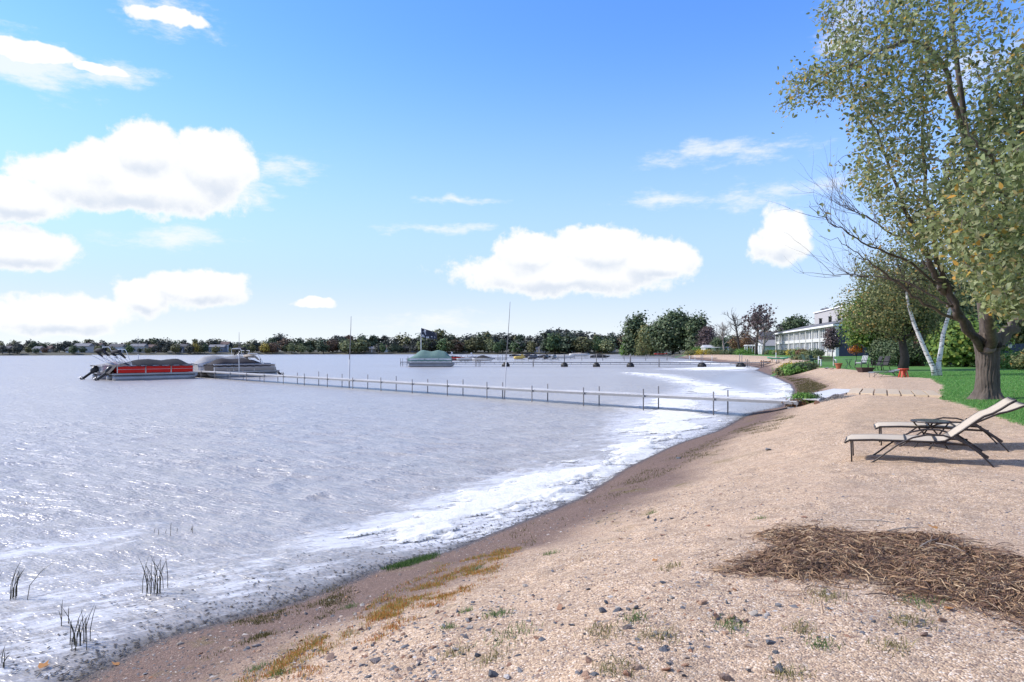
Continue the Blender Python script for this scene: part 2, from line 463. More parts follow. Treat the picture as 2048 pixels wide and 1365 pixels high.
def graded(lo, hi, step, gl, gh, far_lo, far_hi):
    a = list(np.arange(lo, hi, step)); st = step; x = a[-1]
    while x < far_hi: st *= gh; x += st; a.append(x)
    b = []; st = step; x = lo
    while x > far_lo: st *= gl; x -= st; b.append(x)
    return np.array(b[::-1] + a)
GX = graded(-4.5, 14.5, 0.075, 1.05, 1.022, -3000, 3000)
GY0 = graded(3.0, 12.0, 0.06, 1.25, 1.012, -400, 60)
GY = np.concatenate([GY0, 60 + np.cumsum(0.7 * 1.05 ** np.arange(112))])
XX, YY = np.meshgrid(GX, GY)
FXY = np.stack([XX.ravel(), YY.ravel()], 1)
S_ALL = sdist(FXY, SHORE)
G_ALL = sdist(FXY, SANDPOLY)
G_ALL = np.where((FXY[:, 1] > 262) | (FXY[:, 0] < -120), np.minimum(S_ALL - 2.0, 5), G_ALL)
Z_ALL = land_z(FXY[:, 0], FXY[:, 1], S_ALL)
# scuffs, footprints and small heaps in the loose sand
nearm = np.clip(1 - (FXY[:, 1] - 12) / 20, 0, 1) * np.clip(S_ALL - 1.0, 0, 1) * (G_ALL < 0)
Z_ALL = Z_ALL + nearm * ((fbm(FXY[:, 0] * 4, FXY[:, 1] * 4, 3, 31) - 0.5) * 0.035)
rp = np.random.default_rng(17)
for i in range(170):
    fy = 5.5 + 13 * rp.random(); fx = -0.1 * fy + fy * 0.75 * rp.random(); a_ = rp.random() * 6.28
    k_ = np.where((np.abs(FXY[:, 0] - fx) < 0.4) & (np.abs(FXY[:, 1] - fy) < 0.4))[0]
    if len(k_) == 0: continue
    dx_ = FXY[k_, 0] - fx; dy_ = FXY[k_, 1] - fy; u_ = (dx_ * math.cos(a_) + dy_ * math.sin(a_)) / 0.17; v_ = (-dx_ * math.sin(a_) + dy_ * math.cos(a_)) / 0.085
    q_ = u_ * u_ + v_ * v_
    Z_ALL[k_] += nearm[k_] * (0.4 + 0.6 * rp.random()) * (-0.035 * np.exp(-q_ * 1.2) + 0.016 * np.exp(-(np.sqrt(q_) - 1.5) ** 2 * 4))
ny, nx = XX.shape
idx = np.arange(ny * nx).reshape(ny, nx)
QF = np.stack([idx[:-1, :-1].ravel(), idx[:-1, 1:].ravel(), idx[1:, 1:].ravel(), idx[1:, :-1].ravel()], 1)
fs = S_ALL[QF].mean(1); fg = G_ALL[QF].mean(1); fc = FXY[QF].mean(1)
V3 = np.stack([FXY[:, 0], FXY[:, 1], Z_ALL], 1)
right_bank = (fc[:, 1] < 262) & (fc[:, 0] > -120)
sel_beach = right_bank & (fg < 0) & (fs > -2.5)
sel_lawn = right_bank & (fg >= 0) & (fs > -2.5)
sel_rest = ~(sel_beach | sel_lawn)
def sub(name, sel, label):
    f = QF[sel]; u, inv = np.unique(f.ravel(), return_inverse=True)
    me = mesh_np(name, V3[u], inv.reshape(f.shape), M_GROUND, True, {'s': S_ALL[u], 'g': G_ALL[u]})
    o = link(name, me); tag(o, label, None, None, 'structure'); return o
beach = sub('beach', sel_beach, 'tan coarse sand beach sloping down to the lake')
lawn = sub('lawn', sel_lawn, 'mown green lawn behind the sand')
ground = sub('ground', sel_rest, 'lake bed and far shore ground')
ground.data.materials.clear(); ground.data.materials.append(P('far_ground', (0.085, 0.078, 0.05), 0.95, 0.5, 0.05))

# ------------------------------------------------------------------ lake
FOAM_THICK = [  # outlines of the foam rafts on the water
    [W(*p) for p in [(600, 1090), (800, 1032), (930, 985), (1060, 948), (1180, 928), (1250, 914), (1256, 934), (1195, 962), (1120, 1000), (1050, 1032), (985, 1056), (900, 1084), (820, 1092), (760, 1078), (680, 1092)]],
    [W(*p) for p in [(1250, 928), (1244, 885), (1262, 838), (1300, 806), (1345, 792), (1390, 796), (1412, 826), (1430, 842), (1395, 868), (1340, 888), (1290, 925)]],
    [W(*p) for p in [(1255, 746), (1330, 749), (1400, 764), (1450, 776), (1540, 792), (1500, 797), (1440, 792), (1380, 800), (1330, 797), (1370, 786), (1385, 774), (1345, 760), (1290, 752)]],
    [W(*p) for p in [(1320, 738.5), (1400, 735), (1490, 733), (1512, 738), (1470, 742), (1390, 742)]],
    [W(*p) for p in [(1545, 756), (1578, 769), (1586, 783), (1570, 800), (1535, 800), (1556, 780)]],
    [W(*p) for p in [(1340, 722), (1400, 723), (1470, 730.5), (1440, 731), (1390, 727)]],
]
FOAM_THIN = [
    ([W(*p) for p in [(-50, 1100), (150, 1065), (330, 1040), (300, 1075), (120, 1110), (-50, 1150)]], 0.42),
    ([W(*p) for p in [(-300, 1180), (250, 1120), (600, 1080), (760, 1130), (590, 1200), (300, 1280), (150, 1365), (-300, 1500)]], 0.30),
    ([W(*p) for p in [(420, 1105), (620, 1072), (720, 1075), (640, 1120), (480, 1150)]], 0.2),
    ([W(*p) for p in [(850, 1020), (1000, 930), (1240, 830), (1270, 900), (1200, 935), (1050, 965)]], 0.22),
]
def foam_fields(Pn):
    thick = np.full(len(Pn), -9.0)
    for poly in FOAM_THICK:
        thick = np.maximum(thick, -sdist(Pn, poly))
    thin = np.zeros(len(Pn))
    for poly, a in FOAM_THIN:
        thin = np.maximum(thin, a * np.clip(-sdist(Pn, poly) / 1.2 + 0.5, 0, 1))
    thin = np.maximum(thin, 0.42 * np.clip(1 + thick / np.clip(0.10 * Pn[:, 1], 0.6, 3), 0, 1))
    return thick, thin
def mat_water():
    m, nt, o = _nodes('lake_water'); t = NT(nt)
    pos = t.new('NewGeometry').outputs['Position']
    s = t.attr('s'); thin = t.attr('thin')
    calm = t.attr('calm')
    mp = t.new('Mapping'); t.set(mp.inputs[0], pos); mp.inputs['Rotation'].default_value = (0, 0, math.radians(24))
    v = mp.outputs[0]
    w1 = t.noise(v, 0.9, 3, 0.55, (0.42, 1.0, 1.0))
    w2 = t.noise(v, 3.0, 4, 0.62, (0.38, 1.0, 1.0))
    w3 = t.noise(v, 10.0, 3, 0.6, (0.40, 1.0, 1.0))
    gust = t.noise(pos, 0.06, 4, 0.6, (0.4, 1.0, 1.0))
    h = t.math('ADD', t.math('MULTIPLY', w1, 0.8), t.math('ADD', t.math('MULTIPLY', w2, 0.85), t.math('MULTIPLY', w3, 0.30)))
    amp = t.math('MULTIPLY', t.sstep(gust, 0.3, 0.7, 0.55, 1.1), t.math('SUBTRACT', 1.0, t.math('MULTIPLY', calm, 0.9)))
    h = t.math('MULTIPLY', h, amp)
    nr = t.bump(h, 1.0, 0.24)
    body = t.mix(w1, (0.33, 0.305, 0.285, 1), (0.43, 0.405, 0.38, 1))
    shallow = t.sstep(s, -2.6, -0.05)
    body = t.mix(t.math('MULTIPLY', shallow, 0.4), body, (0.26, 0.23, 0.20, 1))
    wat = t.bsdf(Base_Color=body, Roughness=0.28, IOR=1.333, Specular_IOR_Level=0.5, Normal=nr)
    # loose foam scum drifting in streaks
    mp2 = t.new('Mapping'); t.set(mp2.inputs[0], pos); mp2.inputs['Rotation'].default_value = (0, 0, math.radians(-28))
    f1 = t.noise(mp2.outputs[0], 2.6, 8, 0.72, (0.40, 1.6, 1.0))
    f2 = t.noise(mp2.outputs[0], 16.0, 6, 0.70, (0.5, 1.3, 1.0))
    ff = t.math('ADD', t.math('ADD', t.math('MULTIPLY', f1, 0.7), t.math('MULTIPLY', f2, 0.45)), t.math('MULTIPLY', thin, 0.62))
    fm = t.math('MULTIPLY', t.sstep(ff, 0.70, 0.88), t.sstep(thin, 0.0, 0.08))
    foam = t.bsdf(Base_Color=(0.66, 0.66, 0.67, 1), Roughness=0.75, Specular_IOR_Level=0.2, Normal=t.bump(f2, 0.5, 0.02))
    mx = t.new('MixShader'); t.L.new(t.math('MULTIPLY', fm, 0.85), mx.inputs[0]); t.L.new(wat, mx.inputs[1]); t.L.new(foam, mx.inputs[2])
    tr = t.new('BsdfTransparent'); tr.inputs[0].default_value = (0.9, 0.87, 0.8, 1)
    mx2 = t.new('MixShader'); t.L.new(t.math('MULTIPLY', t.math('MULTIPLY', t.sstep(s, -0.30, 0.05), 0.6), t.math('SUBTRACT', 1.0, fm)), mx2.inputs[0])
    t.L.new(mx.outputs[0], mx2.inputs[1]); t.L.new(tr.outputs[0], mx2.inputs[2]); t.L.new(mx2.outputs[0], o.inputs[0])
    return m
M_WATER = mat_water()
LX = graded(-13.0, 5.0, 0.085, 1.045, 1.03, -3000, 3000); LY0 = graded(4.4, 19.0, 0.075, 1.3, 1.014, -400, 80)
LY = np.concatenate([LY0, 80 + np.cumsum(1.0 * 1.05 ** np.arange(106))])
LXX, LYY = np.meshgrid(LX, LY); LP = np.stack([LXX.ravel(), LYY.ravel()], 1); LS = sdist(LP, SHORE)
lidx = np.arange(LXX.size).reshape(LXX.shape)
LQ = np.stack([lidx[:-1, :-1].ravel(), lidx[:-1, 1:].ravel(), lidx[1:, 1:].ravel(), lidx[1:, :-1].ravel()], 1)
f = LQ[LS[LQ].min(1) < 0.5]; u, inv = np.unique(f.ravel(), return_inverse=True)
Pw = LP[u]; SW = LS[u]
th_, tn_ = foam_fields(Pw)
CALM = [W(*p) for p in [(1380, 775), (1470, 745), (1560, 752), (1590, 775), (1590, 800), (1560, 822), (1500, 835), (1420, 870), (1420, 800)]]
calm = np.clip(-sdist(Pw, CALM) / 2.0 + 0.5, 0, 1)
calm = np.maximum(calm, np.clip(1 - (-SW) / 0.8, 0, 1) * 0.6)
# the wind chop itself, rolling in towards the beach
ca, sa = math.cos(math.radians(24)), math.sin(math.radians(24))
wu = Pw[:, 0] * ca - Pw[:, 1] * sa; wv_ = Pw[:, 0] * sa + Pw[:, 1] * ca
warp_ = fbm(wu * 0.5, wv_ * 0.5, 2, 70) * 1.6
ridge_ = 1 - np.abs(2 * fbm(wu * 0.75 + warp_, wv_ * 2.1 + warp_, 2, 77) - 1)
zw = ((ridge_ ** 2 - 0.6) * 0.060 + (fbm(wu * 1.7, wv_ * 4.2, 2, 79) - 0.5) * 0.045) * np.clip(-SW / 2.5, 0.0, 1) * (1 - calm) * np.clip(1.4 - Pw[:, 1] / 32, 0, 1)
zw = zw * np.where(np.abs(Pw[:, 0] + 4) < 10, 1.0, np.clip(1 - (np.abs(Pw[:, 0] + 4) - 10) / 8, 0.15, 1))
lake = link('lake', mesh_np('lake', np.stack([Pw[:, 0], Pw[:, 1], zw], 1), inv.reshape(f.shape), M_WATER, True, {'s': SW, 'thin': tn_, 'calm': calm}))
tag(lake, 'silver grey lake with small wind ripples', None, None, 'structure')

# thick foam, a lumpy raft a few centimetres high
def mat_foam():
    m, nt, o = _nodes('lake_foam'); t = NT(nt)
    pos = t.new('NewGeometry').outputs['Position']
    n1 = t.noise(pos, 2.2, 6, 0.65); n2 = t.noise(pos, 22, 6, 0.7)
    c = t.mix(n1, (0.72, 0.70, 0.64, 1), (0.82, 0.81, 0.78, 1))
    c = t.mix(t.math('MULTIPLY', t.sstep(n2, 0.60, 0.75), 0.35), c, (0.52, 0.47, 0.36, 1))
    b = t.bsdf(Base_Color=c, Roughness=0.8, Specular_IOR_Level=0.2, Normal=t.bump(n2, 0.7, 0.03))
    n3 = t.noise(pos, 9, 7, 0.72)
    al = t.sstep(t.math('ADD', t.attr('f'), t.math('MULTIPLY', t.math('SUBTRACT', n3, 0.5), 1.5)), -0.12, 0.40, 0.0, 0.93)
    tr = t.new('BsdfTransparent'); mx = t.new('MixShader'); t.L.new(al, mx.inputs[0]); t.L.new(tr.outputs[0], mx.inputs[1]); t.L.new(b, mx.inputs[2]); t.L.new(mx.outputs[0], o.inputs[0]); return m
M_FOAM = mat_foam()
def foam_raft(poly, step, lump, label, fine):
    poly = np.array(poly); lo = poly.min(0) - 0.5; hi = poly.max(0) + 0.5
    xs = np.arange(lo[0], hi[0], step); ys = np.arange(lo[1], hi[1], step)
    A, B = np.meshgrid(xs, ys); Q = np.stack([A.ravel(), B.ravel()], 1)
    ins = -sdist(Q, poly)
    ca, sa = math.cos(math.radians(-28)), math.sin(math.radians(-28))
    u_ = Q[:, 0] * ca - Q[:, 1] * sa; v_ = Q[:, 0] * sa + Q[:, 1] * ca
    big = fbm(u_ * 0.6 * fine, v_ * 1.3 * fine, 4, 3); sm = fbm(u_ * 3 * fine, v_ * 5 * fine, 3, 8)
    f_ = ins + (big - 0.5) * 2.0 / fine + (sm - 0.5) * 1.1 / fine + (fbm(u_ * 9 * fine, v_ * 16 * fine, 2, 18) - 0.5) * 0.35 / fine
    ss = sdist(Q, SHORE)
    edge = np.clip(1 - np.abs(ss + 0.42) / 0.36, 0, 1)
    z = 0.012 + np.clip(f_, 0, 0.35) * 0.05 + (fbm(Q[:, 0] * 5, Q[:, 1] * 5, 3, 14) - 0.35) * 0.025 + lump * edge * (0.4 + fbm(Q[:, 0] * 2.6, Q[:, 1] * 2.6, 3, 4)) * (fbm(Q[:, 0] * 9, Q[:, 1] * 9, 2, 24) + 0.3)
    fade = np.clip(f_ / 0.55, 0, 1); fade = fade * fade * (3 - 2 * fade) * np.clip((0.10 - ss) / 0.15, 0, 1)
    z = 0.003 + (np.maximum(z, 0.004) - 0.003) * fade
    zl = land_z(Q[:, 0], Q[:, 1], ss)
    keepv = (f_ > 0) & (ss < 0.12)
    z = np.maximum(z, np.minimum(zl, 0.04) + 0.004)
    n0, n1 = A.shape; ii = np.arange(n0 * n1).reshape(n0, n1)
    q = np.stack([ii[:-1, :-1].ravel(), ii[:-1, 1:].ravel(), ii[1:, 1:].ravel(), ii[1:, :-1].ravel()], 1)
    q = q[keepv[q].all(1)]
    if len(q) == 0: return
    u, inv = np.unique(q.ravel(), return_inverse=True)
    o = link('foam', mesh_np('foam', np.stack([Q[u, 0], Q[u, 1], z[u]], 1), inv.reshape(q.shape), M_FOAM, True, {'f': np.clip(f_[u] * fine * 1.3, 0, 1) * np.clip((0.10 - ss[u]) / 0.2, 0, 1)}))
    tag(o, label, 'foam', 'foam on the lake', 'stuff')
foam_raft(FOAM_THICK[0], 0.035, 0.07, 'long white foam raft washing onto the beach in the foreground', 1.0)
foam_raft(FOAM_THICK[1], 0.05, 0.08, 'broad white foam raft on the near side of the long dock', 0.8)
foam_raft(FOAM_THICK[2], 0.12, 0.03, 'curved white foam raft just beyond the long dock', 0.5)
foam_raft(FOAM_THICK[3], 0.3, 0.03, 'thin foam streak by the dock on wheels', 0.25)
foam_raft(FOAM_THICK[4], 0.1, 0.03, 'foam caught in the cove beyond the dock ramp', 0.5)
foam_raft(FOAM_THICK[5], 0.4, 0.03, 'pale foam line along the farther beach', 0.2)
# ------------------------------------------------------------------ vegetation builders
LEAF6 = np.array([(0, -0.5, 0), (0.36, -0.18, 0.05), (0.30, 0.20, 0.06), (0, 0.62, -0.05), (-0.30, 0.20, 0.06), (-0.36, -0.18, 0.05)])
QUAD4 = np.array([(-0.5, -0.42, 0), (0.46, -0.5, 0.08), (0.5, 0.44, 0), (-0.42, 0.5, 0.08)])
def frames(n, nrm, r):
    nrm = nrm / (np.linalg.norm(nrm, axis=1, keepdims=True) + 1e-9)
    t = r.normal(size=(n, 3)); t -= (t * nrm).sum(1, keepdims=True) * nrm
    t /= np.linalg.norm(t, axis=1, keepdims=True) + 1e-9
    return t, np.cross(nrm, t), nrm
def leaf_arrays(C, size, nrm, r, shape, stretch=1.0):
    n = len(C); t, b, k = frames(n, nrm, r)
    L = shape[None] * np.asarray(size)[:, None, None]
    V = C[:, None] + L[:, :, 0:1] * t[:, None] + L[:, :, 1:2] * b[:, None] * stretch + L[:, :, 2:3] * k[:, None]
    m = shape.shape[0]
    return V.reshape(-1, 3), np.arange(n * m).reshape(n, m)
def crown_cloud(r, ells, nclump, per, cr, flat=0.75, shell=0.55):
    vol = np.array([e[3] * e[4] * e[5] for e in ells]); pk = r.choice(len(ells), nclump, p=vol / vol.sum())
    E = np.array(ells)[pk]
    d = r.normal(size=(nclump, 3)); d /= np.linalg.norm(d, axis=1, keepdims=True)
    rad = (shell + (1 - shell) * r.random(nclump)) ** 0.8
    cc = E[:, :3] + d * rad[:, None] * E[:, 3:6]
    out = d * E[:, 3:6] ; out /= np.linalg.norm(out, axis=1, keepdims=True)
    sc = cr * (0.6 + 0.8 * r.random(nclump))
    off = r.normal(size=(nclump, per, 3)) * 0.5; off[:, :, 2] *= flat
    Lf = cc[:, None] + off * sc[:, None, None]
    nr = out[:, None] * 0.7 + off * 0.6 + r.normal(size=(nclump, per, 3)) * 0.45 + np.array([0, 0, 0.45])
    return cc, Lf.reshape(-1, 3), nr.reshape(-1, 3)
def limb_pts(p, q, r, n=5, sag=0.12):
    p = np.array(p, float); q = np.array(q, float); L = np.linalg.norm(q - p)
    pts = []
    for i in range(n + 1):
        f = i / n; x = p + (q - p) * f; x[2] += sag * L * math.sin(math.pi * f)
        if 0 < i < n: x += r.normal(size=3) * L * 0.025
        pts.append(tuple(x))
    return pts
def build_tree(name, base, H, tr, ells, nclump, per, cr, leaf, lmat, bmat, seed, label=None, cat='tree', group=None, nlimb=9, shape=QUAD4,
               fork=0.3, lean=(0, 0), shell=0.55, flat=0.75, color=None, trunk_n=8, rz=0.0):
    r = np.random.default_rng(seed)
    t = thing(name, base, rz, label, cat, group)
    mb = MB()
    top = np.array([lean[0], lean[1], H * 0.72])
    tp = [tuple(top * f + np.array([0, 0, 0]) + r.normal(size=3) * 0.012 * H * (0 < i < 6)) for i, f in enumerate(np.linspace(0, 1, 7))]
    tp[0] = (0, 0, -0.15)
    rs = [tr * x for x in (1.35, 1.0, 0.86, 0.7, 0.52, 0.34, 0.16)]
    mb.tube(tp, rs, trunk_n)
    cc, LV, LN = crown_cloud(r, ells, nclump, per, cr, flat, shell)
    for i in r.choice(len(cc), min(nlimb, len(cc)), replace=False):
        f = fork + (0.9 - fork) * r.random(); k = f * 6; a = int(min(k, 5)); s = np.array(tp[a]) * (1 - (k - a)) + np.array(tp[a + 1]) * (k - a)
        if s[2] > cc[i][2]: s = np.array(tp[2])
        mb.tube(limb_pts(s, cc[i], r, 4, 0.06), [tr * 0.36, tr * 0.28, tr * 0.2, tr * 0.13, tr * 0.05], 5, False)
    mb.build('trunk', bmat, t, True)
    V, F = leaf_arrays(LV, leaf * (0.65 + 0.7 * r.random(len(LV))), LN, r, shape)
    o = link('crown', mesh_np('crown', V, F, lmat), t)
    if color: o.color = color
    return t
def bare_branches(mb, p, d, L, rad, lev, r, up=0.15, spread=0.6, pts_out=None):
    p = Vector(p); d = Vector(d).normalized(); n = 5; pts = [p]; cur = d.copy()
    for i in range(n):
        cur = (cur + Vector(r.normal(size=3)) * 0.13 + Vector((0, 0, up * 0.3))).normalized()
        pts.append(pts[-1] + cur * L / n)
    mb.tube(pts, [rad * (1 - 0.75 * i / n) for i in range(n + 1)], 6 if lev > 2 else 4, False)
    if pts_out is not None: pts_out.append(pts[-1]); pts_out.append(pts[-2])
    if lev <= 0: return
    for k in range(int(3 + r.random() * 3)):
        i = int(1 + r.random() * (n - 0.01)); ax = Vector(r.normal(size=3)); ax = (ax - cur * ax.dot(cur)).normalized()
        nd = (cur * (1 - spread * 0.5) + ax * spread + Vector((0, 0, up))).normalized()
        bare_branches(mb, pts[i], nd, L * (0.45 + 0.3 * r.random()), rad * 0.42, lev - 1, r, up, spread, pts_out)
def blades(n, C, hgt, wid, r, lean=0.5, seg=2):
    """upright grass blades: n triangles strips rooted at C"""
    a = r.random(n) * 2 * math.pi; wx = np.cos(a) * wid; wy = np.sin(a) * wid
    la = r.random(n) * 2 * math.pi; ll = lean * r.random(n) * hgt
    mx = np.cos(la) * ll; my = np.sin(la) * ll
    V = np.zeros((n, 5, 3))
    V[:, 0] = C + np.stack([-wx, -wy, 0 * wx], 1); V[:, 1] = C + np.stack([wx, wy, 0 * wx], 1)
    M = C + np.stack([mx * 0.35, my * 0.35, hgt * 0.55], 1)
    V[:, 2] = M + np.stack([wx, wy, 0 * wx], 1) * 0.7; V[:, 3] = M - np.stack([wx, wy, 0 * wx], 1) * 0.7
    V[:, 4] = C + np.stack([mx, my, hgt * (1 - 0.25 * lean * r.random(n))], 1)
    b = np.arange(n)[:, None] * 5
    F = np.concatenate([b + np.array([[0, 1, 2]]), b + np.array([[0, 2, 3]]), b + np.array([[3, 2, 4]])], 0)
    return V.reshape(-1, 3), F

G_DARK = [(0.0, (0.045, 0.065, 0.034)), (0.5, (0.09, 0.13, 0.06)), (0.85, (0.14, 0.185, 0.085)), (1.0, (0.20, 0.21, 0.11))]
F_FAR = foliage('far_leaves', [(0, (0.35, 0.35, 0.35)), (0.5, (0.8, 0.8, 0.8)), (1, (1.35, 1.3, 1.25))], 0.25, True)
F_MAPLE = foliage('maple_leaves', [(0, (0.072, 0.132, 0.036)), (0.45, (0.156, 0.252, 0.054)), (0.8, (0.204, 0.288, 0.054)), (1, (0.336, 0.336, 0.072))], 0.4)
F_OLIVE = foliage('olive_leaves', [(0, (0.075, 0.094, 0.040)), (0.5, (0.163, 0.188, 0.075)), (0.88, (0.263, 0.263, 0.112)), (0.96, (0.400, 0.300, 0.100)), (1, (0.475, 0.250, 0.062))], 0.35)
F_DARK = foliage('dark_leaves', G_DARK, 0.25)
F_YELLOW = foliage('yellow_leaves', [(0, (0.20, 0.20, 0.03)), (0.4, (0.42, 0.34, 0.04)), (1, (0.60, 0.44, 0.06))], 0.4)
F_ORANGE = foliage('orange_leaves', [(0, (0.38, 0.10, 0.02)), (0.5, (0.55, 0.20, 0.04)), (1, (0.62, 0.30, 0.08))], 0.4)
F_RUST = foliage('rust_leaves', [(0, (0.070, 0.045, 0.028)), (0.5, (0.168, 0.091, 0.049)), (0.9, (0.280, 0.154, 0.070)), (1, (0.168, 0.182, 0.070))], 0.3)
F_PURPLE = foliage('dusky_leaves', [(0, (0.060, 0.048, 0.051)), (0.6, (0.145, 0.102, 0.102)), (1, (0.255, 0.187, 0.170))], 0.3)
F_BRIGHT = foliage('bright_leaves', [(0, (0.057, 0.138, 0.023)), (0.6, (0.149, 0.299, 0.057)), (1, (0.276, 0.414, 0.103))], 0.4)
B_BARK = P('bark', (0.125, 0.10, 0.085), 0.95, 1.1, 13, 1.0, stretch=(1, 1, 0.13), dirt=0.35)
B_DARK = P('dark_bark', (0.06, 0.048, 0.042), 0.95, 0.4, 6, 0.4, stretch=(1, 1, 0.2))
B_PALE = P('pale_bark', (0.28, 0.25, 0.22), 0.9, 0.4, 1.5, 0.3, stretch=(1, 1, 0.3))
B_RED = P('red_bark', (0.14, 0.075, 0.06), 0.95, 0.4, 6, 0.4, stretch=(1, 1, 0.2))

def at(px, py, Y):
    return np.array([(px - 1024) / FPX * Y, Y, CH - (py - HY) / FPX * Y])

# ------------------------------------------------------------------ the big shade tree at the right edge
def shade_tree():
    r = np.random.default_rng(5)
    bx, by, bz = hit(1974, 799)
    D = by
    t = thing('shade_tree', (bx, by, bz), 0, 'large spreading tree with thick ridged trunk on the lawn edge behind the loungers', 'tree')
    B = np.array([bx, by, bz])
    # trunk: flared foot, fluted bark ridges
    rings = []; nseg = 96
    hs0 = [-0.12, 0.0, 0.06, 0.16, 0.32, 0.55, 0.8, 1.05, 1.25, 1.42, 1.6, 1.78]
    rr = [0.42, 0.37, 0.335, 0.30, 0.275, 0.262, 0.257, 0.258, 0.27, 0.295, 0.31, 0.27]
    hs = np.concatenate([[-0.12], np.linspace(0, 1.78, 40)]); rr = np.interp(hs, hs0, rr)
    for i, (h, ra) in enumerate(zip(hs, rr)):
        ring = []
        for k in range(nseg):
            a = 2 * math.pi * k / nseg
            ridge = 0.020 * abs(math.sin(a * 11 + 0.9 * math.sin(h * 6 + a) + h * 0.9)) + 0.016 * abs(math.sin(a * 17.0 - h * 2.7 + 1.3 * math.sin(h * 9 + 2 * a)))
            foot = 0.10 * max(0, 1 - h / 0.28) * max(0, math.sin(a * 5 + 0.7)) if h < 0.28 else 0
            rad = ra + ridge + foot + 0.004 * r.normal() - 0.02
            lx = 0.02 * math.sin(h * 2)
            ring.append((rad * math.cos(a) + lx, rad * math.sin(a), h))
        rings.append(ring)
    mb = MB(); mb.loft(rings)
    trunk = mb.build('trunk', B_BARK, t, True)
    kn = MB()   # pruned stub with a dark hollow, and a smaller one beside it
    kp = Vector((-0.12, -0.33, 1.36))
    kn.tube([kp + Vector((0, 0.2, -0.02)), kp, kp + Vector((-0.01, -0.05, 0.01))], [0.13, 0.115, 0.10], 14)
    kn.build('cut_stub', P('cut_wood', (0.20, 0.16, 0.14), 0.9, 0.4, 20, 0.4), trunk, True)
    kn = MB(); kn.tube([kp + Vector((0.19, 0.2, 0.08)), kp + Vector((0.20, -0.02, 0.10))], [0.10, 0.085], 12)
    kn.build('hollow', P('hollow_wood', (0.02, 0.014, 0.012), 0.9), trunk, True)
    g = lambda L: [at(p[0], p[1], p[2] + (D - 18.0)) - B for p in L]
    guides = [
        (g([(1968, 705, 18), (1935, 650, 17.7), (1897, 592, 17.3), (1872, 552, 17.0), (1848, 505, 16.8), (1818, 440, 16.4), (1785, 350, 16.0), (1740, 240, 15.5), (1690, 130, 15.0)]), 0.115, 0.012),
        (g([(1962, 700, 17.9), (1925, 640, 17.4), (1902, 590, 17.2), (1880, 540, 17.0), (1868, 470, 16.6), (1850, 370, 16.0), (1842, 250, 15.6), (1850, 120, 15.2), (1862, -60, 15)]), 0.095, 0.012),
        (g([(1930, 650, 17.6), (1906, 637, 17.4), (1848, 608, 17.0), (1804, 575, 16.7), (1760, 543, 16.4), (1722, 517, 16.2), (1686, 487, 16), (1637, 473, 15.8)]), 0.048, 0.004),
        (g([(1900, 615, 17.3), (1886, 605, 17.2), (1818, 567, 17.4), (1745, 558, 17.6), (1670, 552, 17.7), (1599, 543, 17.8)]), 0.034, 0.004),
        (g([(1880, 575, 17.1), (1871, 564, 17), (1804, 517, 16.6), (1745, 493, 16.2), (1681, 458, 15.9), (1640, 432, 15.6), (1619, 402, 15.5)]), 0.04, 0.004),
        (g([(1860, 540, 17), (1804, 476, 17.2), (1740, 440, 17.4), (1690, 415, 17.4), (1650, 390, 17.5)]), 0.03, 0.004),
        (g([(1976, 705, 18), (1970, 620, 18), (1962, 520, 18), (1950, 400, 17.8), (1930, 250, 17.4), (1912, 100, 17), (1890, -100, 17), (1870, -260, 17)]), 0.17, 0.02),
        (g([(1992, 700, 18.1), (2012, 662, 18.1), (2050, 632, 18), (2110, 560, 17.5), (2200, 440, 17), (2300, 250, 17)]), 0.18, 0.03),
        (g([(1982, 700, 17.8), (1988, 610, 16.4), (1998, 490, 15.0), (2020, 360, 14.0), (2045, 200, 13.5), (2080, 20, 13)]), 0.13, 0.015),
        (g([(1942, 330, 17.6), (1905, 180, 16.4), (1860, 95, 15.5), (1790, 85, 15.0), (1700, 130, 14.6), (1625, 160, 14.2), (1562, 215, 14.0)]), 0.07, 0.006),
        (g([(2000, 520, 15.4), (1960, 470, 14.2), (1920, 400, 13.4), (1890, 330, 13.0)]), 0.06, 0.008),
        (g([(2010, 420, 14.4), (1990, 330, 13.0), (1950, 280, 12.4), (1930, 230, 12.2)]), 0.05, 0.008),
        (g([(2000, 520, 15.4), (2030, 560, 13.6), (2050, 600, 12.6)]), 0.05, 0.01),
        (g([(2050, 632, 18), (2060, 560, 20), (2000, 400, 22), (1990, 200, 23)]), 0.10, 0.02),
    ]
    nodes = []
    for gi, (pts, r0, r1) in enumerate(guides):
        n = len(pts); mb = MB()
        # smooth the guide
        q = []
        for i in range(n - 1):
            p0 = pts[max(i - 1, 0)]; p1 = pts[i]; p2 = pts[i + 1]; p3 = pts[min(i + 2, n - 1)]
            for f in np.arange(0, 1, 0.25):
                q.append(0.5 * ((2 * p1) + (-p0 + p2) * f + (2 * p0 - 5 * p1 + 4 * p2 - p3) * f * f + (-p0 + 3 * p1 - 3 * p2 + p3) * f ** 3) + r.normal(size=3) * 0.035)
        q.append(pts[-1])
        m = len(q); rs = [r0 * (1 - i / (m - 1)) ** 1.15 + r1 * 0.7 for i in range(m)]
        mb.tube(q, rs, 12 if r0 > 0.1 else 7)
        mb.build('limb', B_BARK, t, True)
        for i, p in enumerate(q):
            if i > 3: nodes.append(p)
    # clumps of leaves by region of the crown
    def inpoly(poly, n):
        poly = np.array(poly, float); lo = poly.min(0); hi = poly.max(0); out = []
        while len(out) < n:
            c = lo + r.random((n, 2)) * (hi - lo); c = c[sdist(c, poly) < 0]; out.extend(c.tolist())
        return np.array(out[:n])
